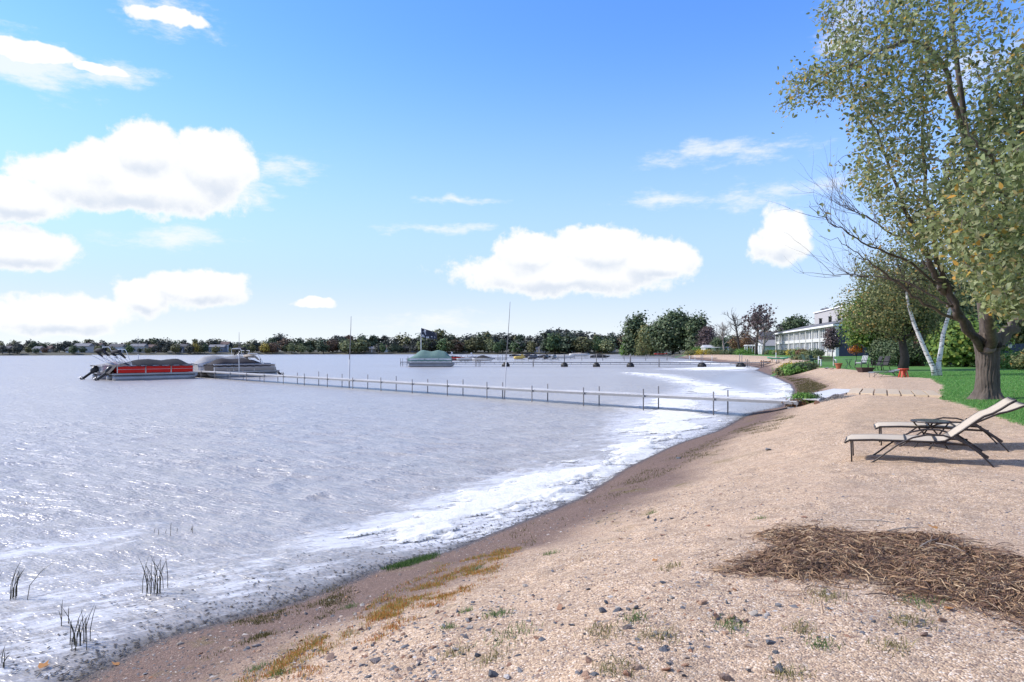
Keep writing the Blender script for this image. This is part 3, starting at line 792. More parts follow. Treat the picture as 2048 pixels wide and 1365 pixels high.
    regions = [
        ([(1860, 430), (1900, 300), (1960, 190), (2060, 90), (2120, 90), (2120, 600), (2060, 615), (2010, 625), (1965, 600), (1920, 540), (1880, 500), (1840, 470)], 860, 12.6, 17.5, 14, 0.100),
        ([(1645, 0), (1760, -20), (1930, -10), (1890, 150), (1860, 300), (1855, 420), (1790, 400), (1720, 330), (1700, 255), (1690, 200), (1645, 150), (1655, 90)], 520, 13.5, 16.5, 12, 0.088),
        ([(1562, 170), (1585, 150), (1640, 115), (1700, 110), (1690, 190), (1640, 205), (1600, 190), (1580, 215), (1562, 230)], 95, 13.6, 14.6, 9, 0.072),
        ([(1900, -20), (2080, -40), (2080, 90), (1960, 170), (1900, 120)], 70, 12.5, 16, 9, 0.095),
        ([(1700, 330), (1790, 390), (1850, 430), (1870, 520), (1830, 500), (1780, 450), (1715, 380)], 130, 15, 17, 9, 0.085),
        ([(1900, 380), (2090, 250), (2090, 590), (1980, 600), (1910, 520)], 190, 10.8, 12.6, 11, 0.098),
        ([(1960, 480), (2048, 420), (2085, 620), (2030, 630), (1980, 590)], 110, 12.5, 15, 12, 0.10),
        ([(2080, -300), (2500, -300), (2500, 540), (2090, 600)], 330, 12, 20, 12, 0.11),
        ([(1700, -500), (2300, -500), (2300, -20), (1700, -20)], 200, 13, 20, 11, 0.11),
        ([(1870, 150), (2080, 100), (2080, 480), (1900, 450)], 130, 17.5, 21, 10, 0.11),
    ]
    cl = []
    for poly, n, y0, y1, per, sz in regions:
        n = int(n * 0.85); per = int(per * 1.7); sz = sz * 0.82
        c = inpoly(poly, n); Y = y0 + (y1 - y0) * r.random(n) + (D - 18.0)
        for (px, py), yy in zip(c, Y): cl.append((at(px, py, yy) - B, per, sz))
    # a few leaves left on the bare lower boughs
    for (px, py, yy) in [(1640, 412, 15.6), (1655, 418, 15.7), (1663, 452, 15.8), (1718, 445, 16.2), (1720, 460, 16.2), (1735, 478, 16.2), (1700, 462, 16.0), (1780, 487, 16.6), (1690, 345, 15.5), (1668, 330, 15.4), (1806, 578, 16.8), (1700, 310, 15.5)]:
        cl.append((at(px, py, yy + D - 18) - B, 4, 0.085))
    NP = np.array(nodes); arr = np.zeros((len(NP) + len(cl) * 4 + 5, 3)); arr[:len(NP)] = NP; cnt = len(NP)
    dist = [np.min(((NP - c[0]) ** 2).sum(1)) for c in cl]
    mb = MB(); allC = []; allS = []; allN = []
    for i in np.argsort(dist):
        c, per, sz = cl[i]
        dd = ((arr[:cnt] - c) ** 2).sum(1); k = np.argmin(dd); p = arr[k].copy(); L = math.sqrt(dd[k])
        if L > 0.12:
            pts = limb_pts(p, c, r, 4, 0.10)
            w = 0.005 + 0.006 * min(L, 1.5)
            mb.tube(pts, [w, w * 0.85, w * 0.7, w * 0.5, 0.003], 4, False)
            for q in pts[1:]: arr[cnt] = q; cnt += 1
        off = r.normal(size=(per, 3)) * np.array([0.15, 0.15, 0.15]); off[:, 2] -= 0.10 * r.random(per)
        for o_ in off:
            allC.append(c + o_); allS.append(sz * (0.5 + 0.9 * r.random()))
            allN.append(np.array([-0.35, -0.1, 0.35]) + r.normal(size=3) * 0.75)
    # bare twigs fanning from the lower boughs
    for gi in (2, 3, 4, 5, 0):
        pts = guides[gi][0]
        for _ in range(16):
            k = r.integers(2, len(pts) - 1) if gi else r.integers(4, len(pts) - 1); f = r.random(); p = pts[k - 1] * (1 - f) + pts[k] * f
            d = pts[k] - pts[k - 1]; d /= np.linalg.norm(d)
            d = d + np.array([0, 0, 0.30]) + r.normal(size=3) * 0.35
            bare_branches(mb, p, d, 0.6 + 0.7 * r.random(), 0.008, 1, r, 0.12, 0.5)
    mb.build('twigs', P('twig_bark', (0.115, 0.09, 0.082), 0.9, 0.3, 8), t)
    allC = np.array(allC); allS = np.array(allS); allN = np.array(allN)
    m, nt, o = _nodes('shade_leaves'); nn = NT(nt)
    rn = nn.math('FRACT', nn.math('ADD', nn.new('NewGeometry').outputs['Random Per Island'], nn.new('ObjectInfo').outputs['Random']))
    c = nn.ramp(rn, [(0, (0.10, 0.125, 0.05)), (0.30, (0.20, 0.24, 0.09)), (0.60, (0.31, 0.36, 0.15)), (0.82, (0.46, 0.48, 0.28)), (0.92, (0.46, 0.38, 0.17)), (0.97, (0.56, 0.38, 0.08)), (1.0, (0.64, 0.34, 0.06))])
    d = nn.bsdf(Base_Color=c, Roughness=0.5, Specular_IOR_Level=0.35)
    trn = nn.new('BsdfTranslucent'); nn.L.new(c, trn.inputs[0]); mx = nn.new('MixShader'); mx.inputs[0].default_value = 0.5
    nn.L.new(d, mx.inputs[1]); nn.L.new(trn.outputs[0], mx.inputs[2]); nn.L.new(mx.outputs[0], o.inputs[0])
    wp = allC + B; vis = (np.abs((wp[:, 0] / wp[:, 1]) * FPX) < 1024) & (HY - (wp[:, 2] - CH) / wp[:, 1] * FPX > 0)
    app = np.where(vis, allS / wp[:, 1], 0); order = np.argsort(-app); big = order[:300]; rest = order[300:]
    V, F = leaf_arrays(allC[rest], allS[rest], allN[rest], r, LEAF6, 1.35)
    crown = link('crown', mesh_np('crown', V, F, m), t); crown['kind'] = 'stuff'
    protos = []
    for k in range(5):
        sh = LEAF6 * np.array([1 + 0.2 * r.normal() * 0.5, 1.35, 1 + k * 0.8])
        protos.append(mesh_np('leaf', sh, np.arange(6)[None], m))
    for i in big:
        nv = Vector(allN[i]).normalized(); q = nv.to_track_quat('Z', 'Y').to_euler()
        lf = link('leaf', protos[i % 5], crown, tuple(allC[i])); lf.rotation_mode = 'QUATERNION'
        lf.rotation_quaternion = nv.to_track_quat('Z', 'Y') @ Matrix.Rotation(r.random() * 6.28, 3, 'Z').to_quaternion()
        lf.scale = (allS[i],) * 3
    return t
shade_tree()

# ------------------------------------------------------------------ trees and shrubs on the lawn
def birch():
    bx, by, bz = hit(1874, 752)
    t = thing('birch_tree', (bx, by, bz), 0, 'white birch with two trunks in a V on the lawn', 'tree'); B = np.array([bx, by, bz]); r = np.random.default_rng(8)
    m, nt, o = _nodes('birch_bark'); n = NT(nt); co = n.new('TexCoord').outputs['Object']
    a = n.noise(co, 2.2, 4, 0.7, (1.2, 1.2, 5.0)); b2 = n.noise(co, 9, 4)
    c = n.mix(n.sstep(a, 0.54, 0.60), n.mix(b2, (0.55, 0.53, 0.50, 1), (0.72, 0.70, 0.67, 1)), (0.05, 0.045, 0.04, 1))
    n.L.new(n.bsdf(Base_Color=c, Roughness=0.8, Normal=n.bump(a, 0.4, 0.02)), o.inputs[0])
    paths = [[(1870, 754), (1866, 735), (1852, 705), (1838, 672), (1828, 648), (1818, 615), (1810, 570)], [(1879, 754), (1877, 730), (1882, 700), (1886, 670), (1894, 642), (1903, 610), (1908, 570)]]
    tips = []
    for p in paths:
        pts = [at(x, y, by + 0.02 * i) - B for i, (x, y) in enumerate(p)]
        pts[0][2] = -0.1
        mb = MB(); mb.tube(pts, [0.155, 0.125, 0.115, 0.105, 0.095, 0.08, 0.05], 12); mb.build('trunk', m, t, True); tips.append(pts[-1])
    ells = [(tips[0][0] - 0.3, 0, tips[0][2] + 0.6, 2.2, 2.2, 2.2), (tips[1][0] + 0.2, 0.5, tips[1][2] + 0.4, 2.2, 2.2, 2.0), (tips[0][0] + 0.4, -0.3, tips[0][2] - 0.6, 1.6, 1.6, 1.0)]
    cc, LV, LN = crown_cloud(r, ells, 240, 26, 0.6, 1.2, 0.4)
    mb = MB()
    for i in range(0, 240, 5): mb.tube(limb_pts(tips[i % 2] - np.array([0, 0, 0.5 * r.random()]), cc[i], r, 4, 0.15), [0.035, 0.028, 0.02, 0.012, 0.005], 4, False)
    mb.build('boughs', B_DARK, t)
    V, F = leaf_arrays(LV, 0.085 * (0.7 + 0.6 * r.random(len(LV))), LN, r, QUAD4); link('crown', mesh_np('crown', V, F, F_OLIVE), t)
birch()
b = hit(1805, 742)
build_tree('lawn_tree', b, 8.2, 0.26, [(-1.6, 0, 4.2, 2.4, 2.2, 1.9), (0.6, 0, 5.2, 2.3, 2.4, 2.3), (-0.8, 0.4, 6.6, 1.9, 1.9, 1.8), (1.6, 0.3, 3.8, 1.6, 1.8, 1.4), (-0.3, -0.2, 3.1, 2.2, 1.9, 1.1)], 420, 34, 0.75, 0.10, F_OLIVE, B_DARK, 21,
           'tall olive green tree with a dark trunk behind the red side table', nlimb=26, trunk_n=10)
b = on(1748, 62)
build_tree('maple_tree', b, 7.6, 0.2, [(0, 0, 4.4, 2.6, 2.6, 2.3), (-0.5, -0.2, 3.1, 2.4, 2.2, 1.4), (0.6, 0, 5.6, 2.1, 2.0, 1.8)], 380, 34, 0.8, 0.13, F_MAPLE, B_DARK, 22,
           'bright yellow green maple covering the near corner of the white building', nlimb=20)
b = hit(1836, 732)
build_tree('spruce_stump_tree', b, 7.5, 0.42, [(0.3, 0.2, 4.4, 1.0, 1.0, 2.0), (0.2, 0, 6.0, 1.3, 1.3, 1.6)], 120, 30, 0.6, 0.10, F_RUST, B_RED, 23,
           'tree with a wide reddish brown trunk and rusty foliage left of the birch', nlimb=14)
b = hit(1899, 731)
build_tree('yellow_shrub', b, 2.3, 0.06, [(0, 0, 1.35, 0.95, 0.8, 0.95), (0.5, 0, 1.0, 0.7, 0.6, 0.6)], 150, 22, 0.34, 0.085, F_YELLOW, B_DARK, 24,
           'yellow leaved shrub right of the birch trunks', 'shrub', nlimb=16, fork=0.05)
b = hit(1712, 731)
build_tree('orange_sapling', b, 1.9, 0.03, [(0, 0, 1.55, 0.5, 0.45, 0.45)], 34, 16, 0.26, 0.09, F_ORANGE, B_DARK, 25,
           'small orange leaved sapling beside the patio chairs', 'sapling', nlimb=9)
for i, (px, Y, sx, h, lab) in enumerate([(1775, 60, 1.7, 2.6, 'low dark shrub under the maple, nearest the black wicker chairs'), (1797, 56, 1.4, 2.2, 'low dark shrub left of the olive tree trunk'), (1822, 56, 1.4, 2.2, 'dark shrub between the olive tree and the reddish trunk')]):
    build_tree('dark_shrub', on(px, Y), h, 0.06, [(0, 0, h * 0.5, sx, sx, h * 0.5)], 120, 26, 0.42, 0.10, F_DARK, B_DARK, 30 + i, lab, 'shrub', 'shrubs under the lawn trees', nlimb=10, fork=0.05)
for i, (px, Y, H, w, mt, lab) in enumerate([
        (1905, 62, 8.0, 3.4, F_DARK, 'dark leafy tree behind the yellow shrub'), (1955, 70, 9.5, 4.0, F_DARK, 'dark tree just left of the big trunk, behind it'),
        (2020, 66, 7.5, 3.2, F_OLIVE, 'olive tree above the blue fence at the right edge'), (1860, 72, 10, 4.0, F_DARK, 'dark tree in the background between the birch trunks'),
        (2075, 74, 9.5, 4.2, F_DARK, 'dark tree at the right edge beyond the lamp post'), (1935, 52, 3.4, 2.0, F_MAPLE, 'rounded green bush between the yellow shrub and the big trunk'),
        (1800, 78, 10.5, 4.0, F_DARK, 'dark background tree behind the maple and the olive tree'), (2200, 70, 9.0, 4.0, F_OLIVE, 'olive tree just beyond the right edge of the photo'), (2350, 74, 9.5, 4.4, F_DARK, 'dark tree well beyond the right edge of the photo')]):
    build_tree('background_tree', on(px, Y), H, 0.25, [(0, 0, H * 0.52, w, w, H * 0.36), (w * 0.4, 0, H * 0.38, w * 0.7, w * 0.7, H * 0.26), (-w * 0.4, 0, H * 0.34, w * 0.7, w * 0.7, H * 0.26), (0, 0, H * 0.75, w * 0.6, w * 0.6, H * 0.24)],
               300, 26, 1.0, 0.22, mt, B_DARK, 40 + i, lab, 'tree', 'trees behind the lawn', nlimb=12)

# ------------------------------------------------------------------ trees round the bay (right of centre)
def bay_tree(px, Y, top, wpx, mt, seed, label, name='bay_tree', kind='round', cl=170):
    b = on(px, Y); H = (HY - top) / FPX * Y + CH - b[2]; w = wpx / FPX * Y / 2
    if kind == 'round': E = [(0, 0, H * 0.58, w * 0.8, w * 0.8, H * 0.40), (-w * 0.5, 0, H * 0.42, w * 0.5, w * 0.5, H * 0.32), (w * 0.5, 0, H * 0.45, w * 0.52, w * 0.5, H * 0.34), (0, 0, H * 0.80, w * 0.5, w * 0.5, H * 0.20), (0, -w * 0.3, H * 0.28, w * 0.75, w * 0.5, H * 0.20)]
    elif kind == 'tall': E = [(0, 0, H * 0.5, w * 0.7, w * 0.7, H * 0.42), (w * 0.25, 0, H * 0.75, w * 0.45, w * 0.5, H * 0.25), (-w * 0.35, 0, H * 0.66, w * 0.4, w * 0.4, H * 0.24), (0, 0, H * 0.25, w * 0.8, w * 0.8, H * 0.2)]
    else: E = [(0, 0, H * 0.45, w, w, H * 0.48), (w * 0.3, 0, H * 0.35, w * 0.8, w * 0.7, H * 0.34)]
    return build_tree(name, b, H, 0.028 * H, E, cl, 26, 0.105 * H + 0.12 * w, 0.042 * H, mt, B_DARK, seed, label, 'tree', 'trees round the bay', nlimb=18, rz=0)
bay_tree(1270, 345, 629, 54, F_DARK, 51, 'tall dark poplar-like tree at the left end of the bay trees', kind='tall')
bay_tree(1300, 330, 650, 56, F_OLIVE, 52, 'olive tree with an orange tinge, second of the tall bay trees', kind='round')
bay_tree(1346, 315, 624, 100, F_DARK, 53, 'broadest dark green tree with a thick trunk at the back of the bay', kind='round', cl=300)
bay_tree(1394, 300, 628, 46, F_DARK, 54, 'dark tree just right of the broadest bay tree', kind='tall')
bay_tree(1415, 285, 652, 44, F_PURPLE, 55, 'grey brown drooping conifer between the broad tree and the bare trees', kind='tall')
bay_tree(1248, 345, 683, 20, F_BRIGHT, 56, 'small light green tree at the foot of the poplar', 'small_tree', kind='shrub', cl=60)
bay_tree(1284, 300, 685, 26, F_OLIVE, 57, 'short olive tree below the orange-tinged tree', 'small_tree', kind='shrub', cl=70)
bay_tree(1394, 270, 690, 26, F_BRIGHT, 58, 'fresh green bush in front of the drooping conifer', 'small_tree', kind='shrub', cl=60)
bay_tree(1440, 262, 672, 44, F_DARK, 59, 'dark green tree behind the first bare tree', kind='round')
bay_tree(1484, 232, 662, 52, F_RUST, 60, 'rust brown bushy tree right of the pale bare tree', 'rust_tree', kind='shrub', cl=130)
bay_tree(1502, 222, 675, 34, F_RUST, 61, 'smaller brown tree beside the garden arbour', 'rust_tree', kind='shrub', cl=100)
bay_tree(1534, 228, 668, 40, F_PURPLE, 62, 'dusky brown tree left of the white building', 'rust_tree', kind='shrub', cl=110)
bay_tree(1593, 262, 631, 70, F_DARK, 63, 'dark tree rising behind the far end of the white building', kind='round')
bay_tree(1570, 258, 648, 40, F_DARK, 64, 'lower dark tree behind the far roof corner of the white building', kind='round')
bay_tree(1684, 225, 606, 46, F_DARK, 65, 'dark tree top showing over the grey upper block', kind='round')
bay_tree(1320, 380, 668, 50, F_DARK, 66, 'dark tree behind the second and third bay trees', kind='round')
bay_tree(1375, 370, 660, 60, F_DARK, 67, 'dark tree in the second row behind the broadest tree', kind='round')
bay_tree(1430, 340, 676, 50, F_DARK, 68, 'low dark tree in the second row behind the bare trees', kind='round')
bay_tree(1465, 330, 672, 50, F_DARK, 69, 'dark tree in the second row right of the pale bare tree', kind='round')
def bare_tree(px, Y, top, seed, label, lean, mat, lev=3, sp=0.6, leafmat=None, nleaf=0):
    r = np.random.default_rng(seed); b = on(px, Y); H = (HY - top) / FPX * Y + CH - b[2]
    t = thing('bare_tree', b, 0, label, 'tree', 'bare trees by the bay'); mb = MB(); tips = []
    p = [np.array([lean * f * H + 0.012 * H * math.sin(f * 7 + seed), 0, f * H * 0.8]) for f in np.linspace(0, 1, 8)]; p[0][2] = -0.2
    mb.tube(p, [0.030 * H * (1 - 0.10 * i) for i in range(8)], 8)
    for k in range(16):
        f = 0.35 + 0.6 * r.random(); i = int(f * 7); a = r.random() * 6.28
        bare_branches(mb, p[i], (math.cos(a), math.sin(a) * 0.6, 0.55), H * (0.32 - 0.18 * f + 0.05 * r.random()), 0.011 * H, lev - 1, r, 0.18, sp, tips)
    mb.build('trunk', mat, t, True)
    if nleaf:
        T = np.array([tuple(x) for x in tips]); C = T[r.integers(0, len(T), nleaf)] + r.normal(size=(nleaf, 3)) * H * 0.02
        V, F = leaf_arrays(C, 0.028 * H * (0.5 + r.random(nleaf)), r.normal(size=(nleaf, 3)), r, QUAD4); link('crown', mesh_np('crown', V, F, leafmat), t)
bare_tree(1449, 215, 628, 71, 'pale leafless tree with a crooked trunk, first of the bare trees', -0.06, B_PALE)
bare_tree(1482, 222, 612, 72, 'leaning leafless dark tree in the middle of the bare trees', -0.16, B_DARK)
bare_tree(1514, 195, 605, 73, 'tall thin half dead conifer with sparse brown needles', 0.0, B_DARK, 3, 0.8, F_PURPLE, 600)
bare_tree(1527, 192, 612, 74, 'half dead conifer with a pale trunk, right of its taller neighbour', 0.02, B_PALE, 3, 0.8, F_PURPLE, 500)

# ------------------------------------------------------------------ wooded far shore
def far_proto(kind, seed):
    E = {'round': [(0, 0, 0.60, 0.40, 0.40, 0.38), (-0.22, 0, 0.46, 0.28, 0.28, 0.28), (0.22, 0, 0.48, 0.28, 0.28, 0.30), (0.02, 0, 0.30, 0.40, 0.40, 0.2)],
         'tall': [(0, 0, 0.5, 0.26, 0.26, 0.42), (0.08, 0, 0.78, 0.16, 0.16, 0.22), (-0.1, 0, 0.32, 0.28, 0.28, 0.24)],
         'ragged': [(0.06, 0, 0.72, 0.26, 0.26, 0.26), (-0.2, 0, 0.52, 0.24, 0.24, 0.24), (0.24, 0, 0.42, 0.24, 0.24, 0.22), (0, 0, 0.26, 0.34, 0.34, 0.2)],
         'bush': [(0, 0, 0.5, 0.55, 0.5, 0.48), (0.3, 0, 0.38, 0.4, 0.4, 0.36)]}[kind]
    t = build_tree('far_shore_tree', (0, 0, -50), 1.0, 0.03, E, 64, 14, 0.16, 0.075, F_FAR, B_DARK, seed, nlimb=8, trunk_n=5)
    return t
PROTO = [far_proto(k, 200 + i) for i, k in enumerate(['round', 'tall', 'ragged', 'round', 'ragged', 'bush'])]
FAR_COL = {'dark grey green': (0.105, 0.115, 0.095, 1), 'dark green': (0.085, 0.12, 0.07, 1), 'olive green': (0.17, 0.175, 0.08, 1), 'mid green': (0.12, 0.19, 0.08, 1),
           'yellow': (0.44, 0.36, 0.08, 1), 'rusty brown': (0.20, 0.13, 0.085, 1), 'pale green': (0.22, 0.25, 0.12, 1), 'orange': (0.36, 0.17, 0.05, 1)}
SHORE_PX = [(0, 352), (200, 379), (400, 426), (600, 474), (800, 487), (1000, 487), (1150, 467), (1250, 455), (1330, 420)]
def shoreY(px): return float(np.interp(px, [a for a, b in SHORE_PX], [b for a, b in SHORE_PX]))
SEG = [(-40, 'at the left photo edge'), (70, 'left of the moored boats'), (200, 'behind the bimini tops'), (300, 'behind the red pontoon boat'), (405, 'behind the two dark covered boats'),
       (560, 'between boats and left pole'), (705, 'between left pole and flag'), (835, 'behind the green covered boat'), (920, 'between green boat and right pole'), (1020, 'behind the jet skis'), (1130, 'right of the jet skis'), (1400, '')]
used = [False] * len(PROTO); seg_count = {}
r = np.random.default_rng(77)
TOPS = np.array([(-40, 684), (0, 683), (50, 681), (100, 684), (160, 682), (205, 680), (240, 684), (300, 680), (340, 679), (400, 678), (440, 682), (480, 683), (520, 679), (560, 675), (600, 678), (640, 678), (675, 668), (700, 670), (740, 670), (780, 675), (830, 676), (868, 658), (900, 670), (930, 674), (960, 660), (990, 668), (1030, 668), (1060, 672), (1115, 655), (1160, 665), (1200, 664), (1235, 670), (1260, 668), (1300, 672)])
ORD = ['first', 'second', 'third', 'fourth', 'fifth', 'sixth', 'seventh', 'eighth', 'ninth', 'tenth', 'eleventh', 'twelfth', 'thirteenth', 'fourteenth', 'fifteenth', 'sixteenth', 'seventeenth', 'eighteenth', 'nineteenth', 'twentieth']
far_list = []
px = -36.0
while px < 1300:
    far_list.append((px + r.normal() * 3, 'back')); px += 9.5 + 3.5 * r.random()
px = -30.0
while px < 1245:
    far_list.append((px + r.normal() * 6, 'front')); px += 14 + 8 * r.random()
SPECIAL = {390: 'yellow', 472: 'olive green', 505: 'olive green', 530: 'yellow', 848: 'pale green', 905: 'olive green', 895: 'pale green', 912: 'rusty brown', 1165: 'olive green', 490: 'pale green', 545: 'rusty brown', 720: 'pale green'}
for k in SPECIAL: far_list.append((k, 'special'))
far_list.sort()
for (px, row) in far_list:
    top = float(np.interp(px, TOPS[:, 0], TOPS[:, 1]))
    seg = [s for a, s in SEG if px >= a - 0.01][-1] if px >= -40 else SEG[0][1]
    if row == 'back':
        Y = shoreY(px) + 26 + 22 * r.random(); kind = r.choice([0, 1, 2, 3, 4], p=[.3, .16, .2, .2, .14]); top += r.normal() * 3.0
        cn = r.choice(['dark grey green', 'dark green', 'olive green', 'rusty brown'], p=[.45, .33, .16, .06])
    elif row == 'front':
        Y = shoreY(px) + 3 + 13 * r.random(); kind = r.choice([0, 2, 3, 5], p=[.3, .2, .25, .25]); top = top + 7 + 9 * r.random()
        cn = r.choice(['dark grey green', 'dark green', 'olive green', 'mid green', 'pale green', 'rusty brown'], p=[.26, .26, .16, .18, .08, .06])
    else:
        Y = shoreY(px) + 6; kind = 0 if px % 2 else 3; top = top + 8; cn = SPECIAL[int(px)]
    b = on(px, Y); H = max((HY - top) / FPX * Y + CH - b[2], 3.0)
    o = PROTO[kind]
    if used[kind]: o = copy_tree(o)
    else: used[kind] = True
    o.location = b; w = H * (0.95 + 0.5 * r.random()); o.scale = (w, w * 0.8, H); o.rotation_euler = (0, 0, r.random() * 6.28)
    for ch in o.children:
        if ch.name.startswith('crown'):
            c = FAR_COL[cn]; v = 0.8 + 0.4 * r.random(); ch.color = (c[0] * v, c[1] * v, c[2] * v, 1)
    key = (seg, row != 'back', cn); seg_count[key] = seg_count.get(key, 0) + 1
    word = {0: 'rounded', 1: 'tall narrow', 2: 'ragged', 3: 'rounded', 4: 'ragged', 5: 'low bushy'}[kind]
    rown = 'skyline' if row == 'back' else 'waterside'
    tag(o, f"{cn} {rown} tree {seg}, {ORD[min(seg_count[key] - 1, 19)]} such from left", 'tree', 'trees on the far shore')
# ------------------------------------------------------------------ docks
M_DECK = P('weathered_deck', (0.56, 0.54, 0.52), 0.85, 0.3, 7, 0.2, stretch=(1, 6, 1), dirt=0.12)
M_RAIL = P('aluminium_rail', (0.27, 0.265, 0.265), 0.5, 0.25, 3, 0.1, metal=0.25, dirt=0.15)
M_POST = P('dock_pipe', (0.16, 0.155, 0.16), 0.6, 0.35, 6, 0.1, metal=0.2, dirt=0.3)
M_WHITE = P('white_paint', (0.78, 0.78, 0.78), 0.55, 0.1, 4, dirt=0.06)
M_BLACK = P('black_rubber', (0.018, 0.018, 0.02), 0.55, 0.3, 8)
A0 = np.array([10.15, 24.25]); A1 = np.array([-33.2, 67.6])
dvec = (A1 - A0); DL = np.linalg.norm(dvec); dvec = dvec / DL; nvec = np.array([-dvec[1], dvec[0]]) * -1     # points to the far side (+x +y)
if nvec[1] < 0: nvec = -nvec
def long_dock():
    t = thing('long_dock', (A0[0], A0[1], 0), math.atan2(dvec[1], dvec[0]), 'long narrow plank dock on thin posts running from the beach out to the pontoon boats', 'dock')
    ns = 19; sl = DL / ns; wd = 1.0; side = 1 if (np.array([-dvec[1], dvec[0]]) @ nvec) > 0 else -1
    zt = lambda x: 0.66 - 0.10 * min(x / 12, 1)
    pl = [MB().box(-0.085, 0.085, 0, wd, -0.018, 0.018).mesh('plank', M_DECK)]
    npl = 297; pitch = DL / npl
    r = np.random.default_rng(3)
    for i in range(npl):
        x = (i + 0.5) * pitch
        o = link('plank', pl[0], t, (x, 0.0 if side > 0 else -wd, zt(x) + 0.02 + 0.004 * r.normal()), (0, 0, 0.004 * r.normal()))
        o.scale = (pitch / 0.17 * 0.94, 1, 1)
    rail = MB().box(0.01, sl - 0.01, -0.02, 0.02, -0.075, 0.02).mesh('side_rail', M_RAIL)
    cross = MB().box(-0.03, 0.03, 0.03, wd - 0.03, -0.07, -0.02).mesh('crossbar', M_RAIL)
    for k in range(ns):
        x0 = k * sl
        for y in (-0.022, wd + 0.022):
            o = link('side_rail', rail, t, (x0, y * side, zt(x0) + 0.005)); o.rotation_euler = (0, -math.atan2(zt(x0 + sl) - zt(x0), sl), 0)
        link('crossbar', cross, t, (x0 + 0.04, 0 if side > 0 else -wd, zt(x0)))
    for k in range(0, ns + 1):
        x = k * sl
        for j, y in enumerate((-0.075, wd + 0.075)):
            top = 0.27 + 0.05 * r.normal() + (0.03 if j else 0)
            depth = max(gz(*(A0 + dvec * x + nvec * y)), -2.5) - 0.2
            if k == 0: top = 0.05
            MB().tube([(x, y * side, depth), (x, y * side, zt(x) + top)], 0.026, 8).build('post', M_POST, t, True)
            MB().box(x - 0.045, x + 0.045, y * side - 0.042, y * side + 0.042, zt(x) - 0.07, zt(x) + 0.03).build('bracket', M_RAIL, t)
    # trestle feet at the shore end
    for y in (0.1, wd - 0.1):
        x = 0.25; zg = gz(*(A0 + dvec * x + nvec * y))
        MB().box(x - 0.12, x + 0.12, y * side - 0.10, y * side + 0.10, zg - 0.05, zg + 0.04).build('foot_pad', M_RAIL, t)
    return t
long_dock()
def ramp():
    x0, y0 = A0 + nvec * 0.5; x1, y1, z1 = hit(1693, 785)
    v = np.array([x1 - x0, y1 - y0]); L = np.linalg.norm(v); rz = math.atan2(v[1], v[0]); pit = -math.atan2(z1 + 0.05 - 0.68, L)
    t = thing('dock_ramp', (x0, y0, 0.68), rz, 'white ramp joining the long dock to the sand beside the paving slabs', 'ramp')
    lift = max(gz(x0 + v[0] * f, y0 + v[1] * f) + 0.10 - (0.68 + (z1 + 0.05 - 0.68) * f) for f in np.linspace(0.1, 1, 10)); t.location.z += max(lift, 0)
    t.rotation_euler = (0, pit, rz)
    n = 14
    pm = MB().box(0, L / n - 0.012, -0.46, 0.46, -0.02, 0.02).mesh('plank', P('pale_ramp', (0.60, 0.59, 0.57), 0.7, 0.15, 5, dirt=0.1))
    for i in range(n): link('plank', pm, t, (i * L / n, 0, 0.02))
    for s in (-0.49, 0.49): MB().box(0, L, s - 0.02, s + 0.02, -0.08, 0.045).build('side_rail', M_WHITE, t)
ramp()
def slabs():
    walk = thing('paved_walk', hit(1692, 789), 0, 'short walk of seven tan paving slabs from the ramp to the lawn'); walk['kind'] = 'structure'
    w0 = hit(1692, 789)
    M = P('paving_slab', (0.45, 0.355, 0.25), 0.9, 0.2, 9, 0.3, dirt=0.1)
    for i in range(7):
        f0, f1 = i / 7, (i + 1) / 7
        def pt(f, near): return hit(1692 + (1885 - 1692) * f, 789 + 6.5 * f) if near else hit(1703 + (1868 - 1703) * f, 778.5 + 7 * f)
        a, b, c, d = pt(f0 + 0.008, 1), pt(f1 - 0.008, 1), pt(f1 - 0.008, 0), pt(f0 + 0.008, 0)
        t = MB(); top = [(p[0] - w0[0], p[1] - w0[1], p[2] - w0[2] + 0.06) for p in (a, b, c, d)]; bot = [(p[0] - w0[0], p[1] - w0[1], p[2] - w0[2] - 0.04) for p in (a, b, c, d)]
        t.add(bot + top, [(3, 2, 1, 0), (4, 5, 6, 7), (0, 1, 5, 4), (1, 2, 6, 5), (2, 3, 7, 6), (3, 0, 4, 7)])
        o = t.build('paving_slab', M, walk, bevel=0.008)
slabs()
